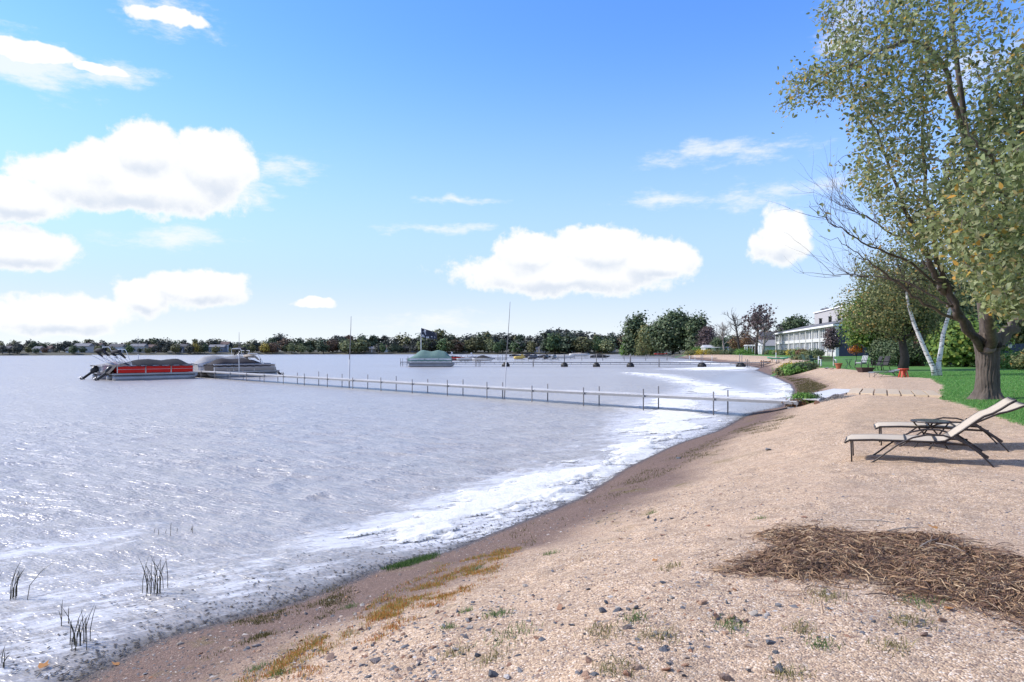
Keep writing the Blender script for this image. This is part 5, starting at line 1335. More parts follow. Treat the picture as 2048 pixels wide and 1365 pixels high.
armchair(g_(1613, 728), math.radians(10), 'dark iron chair at the far left of the patio group', M_GREEN, None)
def round_table(loc, label, frame, rad=0.5, h=0.72):
    t = thing('patio_table', loc, 0.2, label, 'table', 'patio furniture at the sand edge')
    MB().lathe([(0, h), (rad, h), (rad + 0.01, h + 0.015), (rad, h + 0.03), (0, h + 0.03)], n=24).build('table_top', frame, t)
    for k in range(4):
        a = k * math.pi / 2 + 0.4; c, s = math.cos(a), math.sin(a)
        MB().tube([(c * rad * 0.85, s * rad * 0.85, 0), (c * 0.06, s * 0.06, h * 0.45), (c * rad * 0.6, s * rad * 0.6, h)], 0.018, 6).build('leg', frame, t)
round_table(g_(1697, 737), 'green metal bistro table between bench and striped chair', M_GREEN, 0.42)
round_table(g_(1634, 733), 'round dark table beside the iron chairs', M_GREEN, 0.5)
def bench(loc, rz):
    t = thing('garden_bench', loc, rz, 'wooden slatted bench with white end posts at the edge of the sand', 'bench')
    for x in (-0.72, 0.72):
        MB().box(x - 0.045, x + 0.045, 0.2, 0.28, 0, 0.92).build('end_post', M_WHITE, t); MB().box(x - 0.045, x + 0.045, -0.25, -0.17, 0, 0.62).build('front_leg', M_WHITE, t); MB().box(x - 0.05, x + 0.05, -0.28, 0.30, 0.60, 0.64).build('arm', M_WHITE, t)
    for i in range(4): MB().box(-0.68, 0.68, -0.24 + i * 0.12, -0.14 + i * 0.12, 0.41, 0.44).build('seat_slat', M_TEAK, t)
    for i in range(3): MB().box(-0.68, 0.68, 0.20, 0.225, 0.52 + i * 0.13, 0.61 + i * 0.13).build('back_slat', M_TEAK, t)
bench(g_(1655, 733), 0.05)
def trough(loc):
    M = P('rusty_steel', (0.075, 0.04, 0.035), 0.8, 0.4, 8, 0.2)
    t = thing('fire_trough', loc, 0.1, 'dark rusty steel fire trough on the sand', 'fire pit')
    w0, w1, d0, d1, h = 0.34, 0.46, 0.26, 0.36, 0.30
    o = [(-w0, -d0, 0), (w0, -d0, 0), (w0, d0, 0), (-w0, d0, 0), (-w1, -d1, h), (w1, -d1, h), (w1, d1, h), (-w1, d1, h)]
    i_ = [(x * 0.93, y * 0.9, z + (0.03 if z == 0 else 0)) for x, y, z in o]
    m = MB(); m.add(o + i_, [(3, 2, 1, 0), (0, 1, 5, 4), (1, 2, 6, 5), (2, 3, 7, 6), (3, 0, 4, 7), (8, 9, 10, 11), (12, 13, 9, 8), (13, 14, 10, 9), (14, 15, 11, 10), (15, 12, 8, 11), (4, 5, 13, 12), (5, 6, 14, 13), (6, 7, 15, 14), (7, 4, 12, 15)]); m.build('shell', M, t)
    MB().tube([(-w1, -d1, h), (w1, -d1, h), (w1, d1, h), (-w1, d1, h), (-w1, -d1, h)], 0.014, 6).build('rim', M, t)
trough(g_(1730, 745))
# stones of a fire ring and a red pot near the bench
ic = MB(); r = np.random.default_rng(12)
def hull_stone(seed, flat=0.55, ang=True):
    import bmesh
    rr = np.random.default_rng(seed); bm = bmesh.new()
    n = 12 if ang else 22
    pts = rr.normal(size=(n, 3)); pts /= np.linalg.norm(pts, axis=1, keepdims=True); pts *= np.array([0.5, 0.5 * (0.6 + 0.3 * rr.random()), 0.5 * flat]) * (0.75 + 0.35 * rr.random((n, 1)))
    for q_ in pts: bm.verts.new(q_)
    bmesh.ops.convex_hull(bm, input=bm.verts[:]); bmesh.ops.delete(bm, geom=[v for v in bm.verts if not v.link_faces], context='VERTS')
    me = bpy.data.meshes.new('stone'); bm.to_mesh(me); bm.free(); return me
def mat_stone(name, stops):
    m, nt, o = _nodes(name); t = NT(nt); c = t.ramp(t.new('ObjectInfo').outputs['Random'], stops)
    n = t.noise(t.new('TexCoord').outputs['Object'], 6, 5); c = t.mix(t.math('MULTIPLY', n, 0.45), c, (0.10, 0.095, 0.09, 1))
    t.L.new(t.bsdf(Base_Color=c, Roughness=0.8, Specular_IOR_Level=0.3, Normal=t.bump(n, 0.4, 0.05)), o.inputs[0]); return m
M_STONE = mat_stone('beach_stone', [(0, (0.06, 0.063, 0.07)), (0.22, (0.12, 0.125, 0.14)), (0.38, (0.24, 0.235, 0.24)), (0.50, (0.22, 0.16, 0.13)), (0.62, (0.36, 0.18, 0.10)), (0.74, (0.44, 0.27, 0.17)), (0.88, (0.42, 0.36, 0.29)), (1.0, (0.58, 0.53, 0.48))])
STONES = [hull_stone(300 + i, 0.35 + 0.05 * (i % 5), i % 3 != 0) for i in range(14)]
for me in STONES: me.materials.append(M_STONE)
for i, (px, py, s, lab) in enumerate([(1654, 738, 0.5, 'pale rock in front of the slatted bench'), (1663, 739, 0.55, 'flat grey rock right of the bench legs'), (1549, 747, 0.9, 'pale boulder at the water edge of the cove'), (1642, 802, 0.45, 'light tan rock below the shell heap'), (1633, 808, 0.35, 'small tan rock beside the green shore bush'), (1535, 901, 0.16, 'dark lump alone on the upper sand'), (1357, 918, 0.14, 'whitish clod on the damp sand')]):
    p_ = hit(px, py); o = link('rock', STONES[i], None, (p_[0], p_[1], p_[2] + 0.1 * s), (0, 0, i)); o.scale = (s, s, s); tag(o, lab, 'rock', 'rocks on the shore')
# red clay pot
p_ = hit(1677, 738); t = thing('clay_pot', p_, 0, 'red clay planter right of the slatted bench', 'planter')
MB().lathe([(0.15, 0), (0.22, 0.25), (0.26, 0.36), (0.27, 0.42), (0.22, 0.42)], n=16).build('pot', P('terracotta', (0.36, 0.12, 0.06), 0.8, 0.2, 8), t)
MB().lathe([(0.27, 0.36), (0.30, 0.38), (0.30, 0.44), (0.27, 0.45)], n=16).build('rim', P('terracotta', (0.36, 0.12, 0.06)), t)
# kayak and wooden thing on the farther beach
def kayak(px, py, L, rz, c, label, name='kayak', lift=0.35):
    p_ = hit(px, py); t = thing(name, (p_[0], p_[1], p_[2] + lift), rz, label, 'kayak', 'small craft on the farther beach')
    rg = []
    for f in np.linspace(0, 1, 11):
        w = 0.36 * math.sin(math.pi * f) ** 0.7 + 0.01; zz = 0.16 * abs(2 * f - 1) ** 3; x = (f - 0.5) * L
        rg.append([(x, -w, 0.18 + zz), (x, -w * 0.7, 0.04 + zz), (x, 0, zz), (x, w * 0.7, 0.04 + zz), (x, w, 0.18 + zz), (x, 0, 0.26 + zz)])
    MB().loft(rg).build('hull', c, t, True)
    MB().lathe([(0.22, 0.24), (0.26, 0.27), (0.24, 0.29)], n=14).build('cockpit_rim', M_BLACK, t)
    for x in (-0.9, 0.9): MB().bar((x, -0.3, 0.02), (x, 0.3, 0.02), 0.1, 0.08).build('cradle', M_TEAK, t); MB().tube([(x, 0, 0), (x, 0, -lift - 0.1)], 0.04, 6).build('cradle_leg', M_TEAK, t)
kayak(1556, 724, 3.3, 0.05, P('green_poly', (0.14, 0.42, 0.24), 0.4, 0.1, 3), 'bright green kayak lying at the top of the farther beach')
kayak(1531, 728.5, 1.7, 0.1, P('orange_brown_poly', (0.42, 0.20, 0.08), 0.5, 0.15, 3), 'small orange brown boat left of the green kayak', 'dinghy', 0.15)
# wooden landing stage near the kayak
p_ = hit(1525, 735); t = thing('landing_stage', (p_[0], p_[1], 0), 0.0, 'low wooden landing stage below the green kayak', 'dock')
for i in range(12): MB().box(-2.2 + i * 0.42, -1.82 + i * 0.42, -0.5, 0.5, 0.75, 0.79).build('plank', M_TEAK, t)
for x in (-2.1, 0, 2.2):
    for y in (-0.4, 0.4): MB().tube([(x, y, -0.8), (x, y, 1.15)], 0.05, 6).build('post', M_POST, t)
for (px, py, c, lab) in [(1379, 716, (0.62, 0.46, 0.05), 'yellow topped marker post at the bay beach'), (1390, 714, (0.66, 0.5, 0.06), 'second yellow topped marker post, nearer the lawn'), (1424, 716, (0.4, 0.25, 0.15), 'short brown post on the farther beach'), (1552, 716, (0.45, 0.33, 0.12), 'thin wooden post behind the green kayak')]:
    p_ = hit(px, py + 6); t = thing('marker_post', p_, 0, lab, 'post', 'marker posts on the farther beach')
    MB().tube([(0, 0, -0.2), (0, 0, 1.3)], 0.06, 8).build('shaft', M_WHITE, t); MB().tube([(0, 0, 1.3), (0, 0, 1.62)], 0.085, 8).build('cap', P('cap_%d' % px, c, 0.6), t)
# lamp post
p_ = on(2020, 50); t = thing('lamp_post', p_, 0, 'black garden lamp post at the right edge before the blue fence', 'lamp post')
MB().tube([(0, 0, 0), (0, 0, 1.35)], [0.05, 0.035], 8).build('post', M_BLACK, t); MB().lathe([(0.05, 1.35), (0.11, 1.40), (0.14, 1.62), (0.16, 1.64), (0.03, 1.76)], n=8).build('lantern', P('lamp_glass', (0.55, 0.55, 0.52), 0.3), t); MB().lathe([(0.17, 1.64), (0.1, 1.72), (0.02, 1.80)], n=8).build('cap', M_BLACK, t)
# ------------------------------------------------------------------ buildings
M_STUCCO = P('white_stucco', (0.56, 0.55, 0.52), 0.85, 0.08, 2, dirt=0.04); M_SHINGLE = P('grey_shingle', (0.14, 0.135, 0.14), 0.9, 0.3, 3, 0.3); M_NAVY = P('navy_siding', (0.040, 0.043, 0.075), 0.75, 0.25, 2, stretch=(1, 1, 6)); M_GREYW = P('grey_block', (0.40, 0.385, 0.38), 0.85, 0.1, 2)
M_GLASS = P('window_glass', (0.10, 0.105, 0.11), 0.08, 0.3, 1.5, spec=0.8); M_CURT = P('blind', (0.45, 0.44, 0.42), 0.8, 0.3, 2)
def motel():
    n0 = np.array(on(1674, 133)[:2]); f0 = np.array(on(1552.5, 204)[:2])
    v = f0 - n0; L = float(np.linalg.norm(v)); rz = math.atan2(v[1], v[0])
    zb = CH - (708.5 - HY) / FPX * 133
    t = thing('lakeside_building', (n0[0], n0[1], zb), rz, 'long white two storey lakeside building with grey roof and navy end wall', 'building')
    # local x runs along the facade away from the camera; facade faces +y (towards the lake); body lies at -y
    sg = 1 if (-math.sin(rz)) < 0 else -1
    Dp = 26.0; H = 5.75
    Y = lambda a, b: (min(a * -sg, b * -sg), max(a * -sg, b * -sg))
    y0, y1 = Y(0.35, Dp); MB().box(0.0, L, y0, y1, -1.2, H - 0.25).build('wall', M_STUCCO, t)
    y0, y1 = Y(0.0, Dp); MB().box(-0.06, -0.005, y0, y1, -1.5, H - 0.25).build('end_wall', M_NAVY, t)
    bays = 10; bw = L / bays
    for k in range(bays + 1):
        y0, y1 = Y(-0.25, 0.346); x = min(max(k * bw, 0.25), L - 0.25); MB().box(x - 0.32, x + 0.32, y0, y1, -1.0, H - 0.3).build('pilaster', M_STUCCO, t)
    for z in (2.55,):
        y0, y1 = Y(-0.12, 0.343); MB().box(0.6, L - 0.6, y0, y1, z, z + 0.75).build('floor_band', M_STUCCO, t)
    y0, y1 = Y(-0.12, 0.343); MB().box(0.6, L - 0.6, y0, y1, -1.0, 0.35).build('plinth', M_STUCCO, t)
    y0, y1 = Y(-0.8, 0.9); MB().box(-0.4, L + 0.4, y0, y1, H - 0.28, H + 0.12).build('fascia', M_WHITE, t)
    for k in range(bays):
        for fl, (za, zb2) in enumerate(((0.36, 2.54), (3.31, H - 0.31))):
            x0 = k * bw + 0.4; x1 = (k + 1) * bw - 0.4
            w = MB(); y0, y1 = Y(0.20, 0.30); w.box(x0, x1, y0, y1, za, zb2); wo = w.build('window', M_GLASS, t)
            nm = 4
            for j in range(nm + 1):
                xx = x0 + (x1 - x0) * j / nm; y0, y1 = Y(0.08, 0.195); MB().box(xx - 0.07, xx + 0.07, y0, y1, za, zb2).build('mullion', M_WHITE, wo)
            for j in range(nm):
                if (k * 3 + j * 5 + fl) % 3 != 0:
                    xa = x0 + (x1 - x0) * j / nm; xb = xa + (x1 - x0) / nm * (0.45 + 0.2 * ((k + j) % 3)); y0, y1 = Y(0.185, 0.198); MB().box(xa + 0.09, xb, y0, y1, za + 0.02, zb2 - 0.02).build('blind', M_CURT, wo)
    # sloping shingle roof, upper block, vents
    R0 = 7.5; rh = 2.1
    prof = [(0.7, H + 0.12), (-0.78, H + 0.125), (R0 * 1.0, H + rh)]
    m = MB(); ya = -0.85 * -sg; yb = R0 * -sg; yc = Dp * -sg
    m.add([(-0.45, ya, H + 0.12), (L + 0.45, ya, H + 0.12), (L - 6, yb, H + rh), (-0.45, yb, H + rh), (-0.45, yc, H + rh - 0.01), (L - 6, yc, H + rh - 0.01), (-0.45, ya, H + 0.125 - 0.02), (-0.45, yc, H), (L + 0.45, yc, H), (L + 0.45, ya, H + 0.1)],
          [(0, 1, 2, 3), (3, 2, 5, 4), (0, 3, 4, 7, 6), (1, 9, 8, 5, 2), (4, 5, 8, 7)])
    roof = m.build('roof', M_SHINGLE, t)
    y0, y1 = Y(R0 + 0.5, Dp - 1); MB().box(-0.3, L * 0.82, y0, y1, H + rh - 0.3, H + rh + 3.1).build('upper_block', M_GREYW, t)
    y0, y1 = Y(R0 + 0.2, Dp - 0.7); MB().box(-0.6, L * 0.82 + 0.3, y0, y1, H + rh + 3.1, H + rh + 3.4).build('upper_fascia', M_WHITE, t)
    for f in (0.10, 0.22, 0.34, 0.46, 0.60):
        x = L * f; y0, y1 = Y(R0 - 1.6, R0 - 1.0); MB().box(x - 0.3, x + 0.3, y0, y1, H + 1.3, H + rh + 0.9).build('roof_vent', M_BLACK, roof); y0, y1 = Y(R0 - 1.7, R0 - 0.9); MB().box(x - 0.42, x + 0.42, y0, y1, H + rh + 0.9, H + rh + 1.05).build('vent_cap', M_BLACK, roof)
    for f in (0.80, 0.74):
        x = L * f; y0, y1 = Y(R0 + 2, R0 + 2.4); MB().tube([(x, y0, H + rh + 3.4), (x, y0, H + rh + 3.9)], 0.1, 6).build('fan_stem', M_POST, t); MB().lathe([(0.1, 0), (0.7, 0.1), (0.7, 0.35), (0.2, 0.6)], (x, y0, H + rh + 3.85), 12).build('roof_fan', M_POST, t)
    return t, n0, v / L, zb
_, mn, mv, mzb = motel()
out_n = np.array([-mv[1], mv[0]]);  out_n = out_n if out_n[0] < 0 else -out_n
k = 0
r = np.random.default_rng(91)
hmats = [F_DARK, F_OLIVE, F_RUST, F_BRIGHT, F_DARK, F_YELLOW, F_DARK, F_OLIVE, F_DARK, F_BRIGHT, F_DARK, F_OLIVE]
words = ['dark green', 'olive', 'rust coloured', 'light green', 'dark rounded', 'yellowish', 'deep green', 'pale olive', 'blackish green', 'fresh green', 'dark spreading', 'dull olive']
for i in range(12):
    d = 6 + i * 5.4; p_ = mn + mv * d + out_n * (2.2 + r.random()); z = gz(p_[0], p_[1]); h = 0.9 + 0.5 * r.random()
    build_tree('foundation_shrub', (p_[0], p_[1], z), h, 0.08, [(0, 0, h * 0.5, 1.5, 1.5, h * 0.5)], 60, 16, 0.6, 0.20, hmats[i], B_DARK, 400 + i, f"{words[i]} shrub at the foot of the white facade, {ORD[i]} from its near corner", 'shrub', 'shrubs along the white building', nlimb=5)
p_ = on(1665, 118); build_tree('young_tree', p_, 5.4, 0.08, [(0, 0, 3.6, 1.1, 1.1, 1.6), (0, 0, 2.4, 1.3, 1.3, 0.9)], 110, 16, 0.7, 0.22, F_PURPLE, B_DARK, 420, 'young purplish tree on the lawn before the near facade corner', 'tree', nlimb=14, fork=0.35)
for i in range(6):
    p_ = on(1592 + i * 8.2, 104 - i * 1.5); build_tree('hedge_plant', p_, 0.7, 0.05, [(0, 0, 0.28, 0.75, 0.6, 0.32)], 50, 14, 0.35, 0.14, F_OLIVE if i % 2 else F_DARK, B_DARK, 430 + i, f"{ORD[i]} plant from the left in the low hedge across the lawn", 'hedge plant', 'low hedge on the lawn', nlimb=4)
# bank plants between cove and lawn
for i, (px, Y, h, w, mt, lab) in enumerate([(1590, 62, 0.8, 1.2, F_BRIGHT, 'leafy green clump on the bank above the cove, nearest'), (1604, 62, 0.7, 1.2, F_DARK, 'dark green clump on the bank above the cove'), (1573, 64, 0.8, 1.1, F_OLIVE, 'olive weed clump at the left tip of the bank'), (1616, 64, 0.6, 1.0, F_OLIVE, 'olive clump at the right end of the bank, by the chairs'), (1585, 68, 0.7, 1.2, F_YELLOW, 'yellow green weeds behind the bank clumps'),
        (1606, 24.9, 0.42, 0.42, F_BRIGHT, 'bushy green plant beside the dock ramp'), (1618, 25.2, 0.34, 0.36, F_DARK, 'dark green plant under the ramp edge'), (1592, 24.6, 0.2, 0.3, F_RUST, 'reddish withered plant at the water edge by the dock foot'),
        (2035, 45, 1.2, 1.0, F_BRIGHT, 'flowering pale bush at the right edge by the lamp post'), (2005, 47, 0.9, 0.9, F_OLIVE, 'low bush left of the lamp post'), (2060, 42, 1.3, 1.0, F_OLIVE, 'bush cut by the right edge of the photo'),
        (1410, 225, 1.6, 3.0, F_YELLOW, 'yellowish reeds at the left end of the farther beach'), (1432, 222, 1.4, 3.0, F_OLIVE, 'olive reeds behind the farther beach'), (1385, 228, 1.5, 3.0, F_OLIVE, 'reeds at the waterside point of the farther beach'), (1460, 212, 1.6, 3.0, F_DARK, 'dark bush at the foot of the pale bare tree'), (1490, 205, 1.6, 3.0, F_BRIGHT, 'green bush left of the half dead conifers')]):
    build_tree('bank_plant', on(px, Y), h, 0.03, [(0, 0, h * 0.45, w, w * 0.9, h * 0.5)], 90, 18, 0.3 * max(w, 0.5), 0.10 * max(0.5, min(w, 2)), mt, B_DARK, 450 + i, lab, 'plant', 'plants along the bank', nlimb=6, fork=0.05)
# blue-grey board fence behind the lawn at the right
def fence(x0, y0, x1, y1):
    L = math.hypot(x1 - x0, y1 - y0); t = thing('board_fence', (x0, y0, gz(x0, y0) - 0.1), math.atan2(y1 - y0, x1 - x0), 'dark blue board fence behind the lawn at the right edge', 'fence')
    M = P('blue_board', (0.030, 0.045, 0.075), 0.8, 0.3, 3, stretch=(1, 1, 0.2)); n = int(L / 0.3)
    bm_ = MB().box(0, 0.285, -0.015, 0.015, 0, 1.9).mesh('board', M)
    for i in range(n): link('board', bm_, t, (i * 0.3, 0.006 * (i % 2), 0.02 * math.sin(i * 1.3)))
    for i in range(0, n, 8): MB().box(i * 0.3 - 0.05, i * 0.3 + 0.05, 0.03, 0.13, 0, 2.0).build('post', M, t)
    for z in (0.4, 1.5): MB().box(0, n * 0.3, 0.022, 0.03, z, z + 0.09).build('rail', M, t)
fence(*on(1880, 58)[:2], *on(2700, 50)[:2])
# ------------------------------------------------------------------ houses
HW = {'white': (0.62, 0.62, 0.62), 'grey': (0.30, 0.30, 0.31), 'blue grey': (0.20, 0.22, 0.27), 'tan': (0.36, 0.31, 0.25), 'red brown': (0.20, 0.10, 0.08), 'pale': (0.50, 0.49, 0.47), 'brown': (0.14, 0.10, 0.085)}
def house(px, Y, w, d, h, rh, colr, label, rz=0.0, roofc=(0.10, 0.095, 0.10), nwin=4, name='lake_house', group='houses on the far shore'):
    b = on(px, Y); t = thing(name, (b[0], b[1], b[2]), rz, label, 'house', group)
    wm = P('siding_' + colr.replace(' ', '_'), HW[colr], 0.8, 0.12, 1.5); rm = P('house_roof_%d' % int(roofc[0] * 1000), roofc, 0.9, 0.25, 1.5)
    m = MB(); m.prism([(-w / 2, -0.6), (w / 2, -0.6), (w / 2, h), (0, h + rh - 0.1), (-w / 2, h)], -d / 2, d / 2) if abs(rz) > 1 else m.box(-w / 2, w / 2, -d / 2, d / 2, -0.6, h)
    m.build('wall', wm, t)
    q = MB()
    if abs(rz) > 1: q.prism([(-w / 2 - 0.4, h - 0.25), (0, h + rh), (w / 2 + 0.4, h - 0.25), (w / 2 + 0.4, h - 0.05), (0, h + rh + 0.25), (-w / 2 - 0.4, h - 0.05)], -d / 2 - 0.4, d / 2 + 0.4)
    else: q.add([(-w / 2 - 0.4, -d / 2 - 0.5, h - 0.05), (w / 2 + 0.4, -d / 2 - 0.5, h - 0.05), (w / 2 + 0.4, d / 2 + 0.5, h - 0.05), (-w / 2 - 0.4, d / 2 + 0.5, h - 0.05), (-w / 2 - 0.3, 0, h + rh), (w / 2 + 0.3, 0, h + rh)], [(3, 2, 1, 0), (0, 1, 5, 4), (2, 3, 4, 5), (1, 2, 5), (3, 0, 4)])
    ro = q.build('roof', rm, t)
    if abs(rz) < 1: MB().box(w * 0.22, w * 0.22 + 0.7, 0.3, 1.0, h + rh * 0.3, h + rh + 0.7).build('chimney', P('chimney_brick', (0.22, 0.12, 0.09)), ro)
    fl = 2 if h > 4.5 else 1
    face = -d / 2 - 0.03
    for f_ in range(fl):
        z = 0.9 + f_ * 2.7
        for i in range(nwin):
            x = -w / 2 + w * (i + 0.5) / nwin
            if f_ == 0 and i == nwin // 2: MB().box(x - 0.5, x + 0.5, face - 0.04, face + 0.028, 0, 2.1).build('door', M_WHITE if colr != 'white' else BLK, t); continue
            fr = MB().box(x - 0.75, x + 0.75, face - 0.02, face + 0.028, z - 0.1, z + 1.4).build('window', M_WHITE, t); MB().box(x - 0.62, x + 0.62, face - 0.05, face - 0.022, z, z + 1.3).build('pane', M_GLASS, fr)
    return t
HL = [(12, 'grey', 'low grey house at the far left edge of the photo', 9, 3, 0), (78, 'white', 'small white shed with rounded end on the far left shore', 5, 2.6, 0), (96, 'tan', 'tan cottage beside the white shed', 8, 3, 0), (145, 'white', 'little white boathouse left of the grey lake house', 6, 2.4, 0), (168, 'pale', 'pale house with several windows left of the bimini tops', 12, 5.2, 0), (196, 'grey', 'grey house with a white gable left of the bimini tops', 10, 5, 1.57), (236, 'white', 'white house just behind the left bimini top', 11, 5, 0),
      (278, 'pale', 'pale two storey house behind the red boat bimini', 12, 5.2, 0), (312, 'brown', 'brown house above the red boat cover', 12, 4.6, 0), (365, 'blue grey', 'blue grey house left of the yellow tree', 13, 5.4, 0), (436, 'blue grey', 'blue house with white trim behind the tan boat', 14, 5, 0), (452, 'white', 'white house roof between the yellow trees', 8, 7.5, 1.57), (540, 'red brown', 'red brown house right of the tan boat stern', 12, 4.2, 0),
      (742, 'tan', 'tan house right of the left tall pole', 12, 3.6, 0), (778, 'white', 'white gabled house midway between left pole and flag', 11, 4.6, 1.57), (806, 'pale', 'pale house left of the flagpole', 11, 3.6, 0), (830, 'white', 'white house directly left of the flagpole', 12, 4.2, 0), (928, 'white', 'tall white house right of the green boat', 11, 7.5, 0), (1088, 'pale', 'pale house behind the last jet skis', 10, 4, 0), (1074, 'grey', 'grey house behind the middle jet skis', 9, 3.4, 0),
      (1140, 'brown', 'dark brown house behind the white boat on its lift', 13, 4.6, 0), (1172, 'grey', 'grey house with gable right of the brown house', 10, 4.2, 1.57), (1204, 'red brown', 'red brown house left of the bay trees', 9, 3.6, 0), (1222, 'white', 'white house with grey roof at the left of the bay trees', 11, 6.4, 1.57)]
for i, (px, c_, lab, w, h, rz) in enumerate(HL):
    house(px, shoreY(px) + 17 + 6 * (i % 3), w * 0.72, 5.5, h * 0.72, 1.6, c_, lab, rz, [(0.10, 0.095, 0.10), (0.20, 0.20, 0.21), (0.13, 0.09, 0.08)][i % 3], 4 if w > 9 else 3)
house(1548, 232, 12, 10, 3.2, 4.0, 'brown', 'brown house with a steep gable just left of the white building', 1.57, group='houses by the bay')
house(1537, 214, 7, 6, 2.6, 1.6, 'white', 'white garage beside the half dead conifers', 1.57, (0.30, 0.29, 0.28), 2, 'garage', 'houses by the bay')
house(1430, 262, 9, 6, 2.4, 1.0, 'white', 'low white cabin left of the pale bare tree', 0.0, (0.4, 0.4, 0.4), 3, 'cabin', 'houses by the bay')
# arbour by the conifers
p_ = on(1507, 205); t = thing('garden_arbour', p_, 0.0, 'white open garden arbour left of the conifer trunks', 'arbour')
for x in (-2.2, -0.7, 0.8, 2.2):
    for y in (-0.9, 0.9): MB().box(x - 0.12, x + 0.12, y - 0.12, y + 0.12, -0.2, 2.5).build('post', M_WHITE, t)
for y in (-0.9, 0.9): MB().box(-2.6, 2.6, y - 0.09, y + 0.09, 2.503, 2.72).build('beam', M_WHITE, t)
for i in range(7): MB().box(-2.4 + i * 0.78, -2.3 + i * 0.78, -1.3, 1.3, 2.724, 2.86).build('rafter', M_WHITE, t)
# ------------------------------------------------------------------ small things on the beach
def stones_on_beach():
    r = np.random.default_rng(61); cnt = 0
    while cnt < 292:
        u = r.random()
        if u < 0.62: px, py = r.uniform(560, 1560), r.uniform(1165, 1362)
        elif u < 0.85: px, py = r.uniform(250, 900), r.uniform(1150, 1362)
        else: px, py = r.uniform(950, 2040), r.uniform(980, 1362)
        dens = 0.35 + 0.65 * (vnoise(np.array([px * 0.012]), np.array([py * 0.02]), 4)[0] > 0.45)
        if r.random() > dens: continue
        p_ = hit(px, py)
        if p_[1] > 20 or p_[2] < 0.05: continue
        s = 0.030 + 0.045 * r.random() ** 1.8 + (0.03 if r.random() < 0.06 else 0)
        if py < 1100: s *= 0.8
        o = link('stone', STONES[r.integers(0, len(STONES))], beach, (p_[0], p_[1], p_[2] + 0.02 * s), (0.35 * r.normal(), 0.35 * r.normal(), r.random() * 6.28)); o.scale = (s, s * (0.7 + 0.5 * r.random()), s); cnt += 1
stones_on_beach()
OCT = np.array([(0.5, 0, 0), (0.1, 0.45, 0.05), (-0.48, 0.1, 0), (-0.05, -0.42, 0), (0.02, 0.03, 0.30)])
OCF = np.array([(0, 1, 4), (1, 2, 4), (2, 3, 4), (3, 0, 4)])
def scatter_bits(n, r, X, Y, size, lift, stretch=1.0):
    z = land_z(X, Y) + lift; a = r.random(n) * 6.28
    sx = size * (0.7 + 0.6 * r.random(n)) * stretch; sy = size * (0.6 + 0.5 * r.random(n)); sz = size * (0.6 + 0.6 * r.random(n))
    J = OCT[None] * (1 + 0.25 * r.normal(size=(n, 5, 3)))
    vx = J[:, :, 0] * sx[:, None]; vy = J[:, :, 1] * sy[:, None]; vz = J[:, :, 2] * sz[:, None]
    V = np.stack([X[:, None] + vx * np.cos(a)[:, None] - vy * np.sin(a)[:, None], Y[:, None] + vx * np.sin(a)[:, None] + vy * np.cos(a)[:, None], z[:, None] + vz], 2)
    F = (np.arange(n)[:, None, None] * 5 + OCF[None]).reshape(-1, 3)
    return V.reshape(-1, 3), F
def ground_zv(X, Y):
    """surface height of the finished beach mesh, scuffs included"""
    s_ = shore_s(X, Y); g_2 = sdist(np.stack([X, Y], 1), SANDPOLY)
    return land_z(X, Y, s_) + np.clip(1 - (Y - 12) / 20, 0, 1) * np.clip(s_ - 1, 0, 1) * (g_2 < 0) * ((fbm(X * 4, Y * 4, 3, 31) - 0.5) * 0.035), s_
def gravel():
    r = np.random.default_rng(62); n = 90000
    Y = 3.2 + 9.5 * r.random(n) ** 1.7; X = r.uniform(-0.95, 0.85, n) * (Y + 0.6)
    z, s_ = ground_zv(X, Y)
    pat = fbm(X * 1.3, Y * 1.3, 3, 91)
    keep = (s_ > 0.03) & (r.random(n) < np.where(s_ < 2.6, 0.45 + 0.9 * (pat > 0.5), 0.25 + 0.75 * (pat > 0.55)))
    X, Y, z, s_ = X[keep], Y[keep], z[keep], s_[keep]; n = len(X)
    size = np.clip(0.0075 * np.exp(r.normal(size=n) * 0.5), 0.004, 0.03)
    V, F = scatter_bits(n, r, X, Y, size, 0.0)
    V = V.reshape(n, 5, 3); V[:, :, 2] += (z - land_z(X, Y, s_))[:, None]; V = V.reshape(-1, 3)
    m = islands('gravel', [(0, (0.06, 0.055, 0.06)), (0.16, (0.20, 0.145, 0.12)), (0.40, (0.36, 0.24, 0.18)), (0.66, (0.52, 0.38, 0.28)), (0.86, (0.64, 0.51, 0.40)), (0.95, (0.24, 0.24, 0.26)), (1, (0.80, 0.76, 0.70))])
    o = link('gravel', mesh_np('gravel', V, F, m)); tag(o, 'fine mixed pebbles strewn over the near sand', 'gravel', None, 'stuff')
gravel()
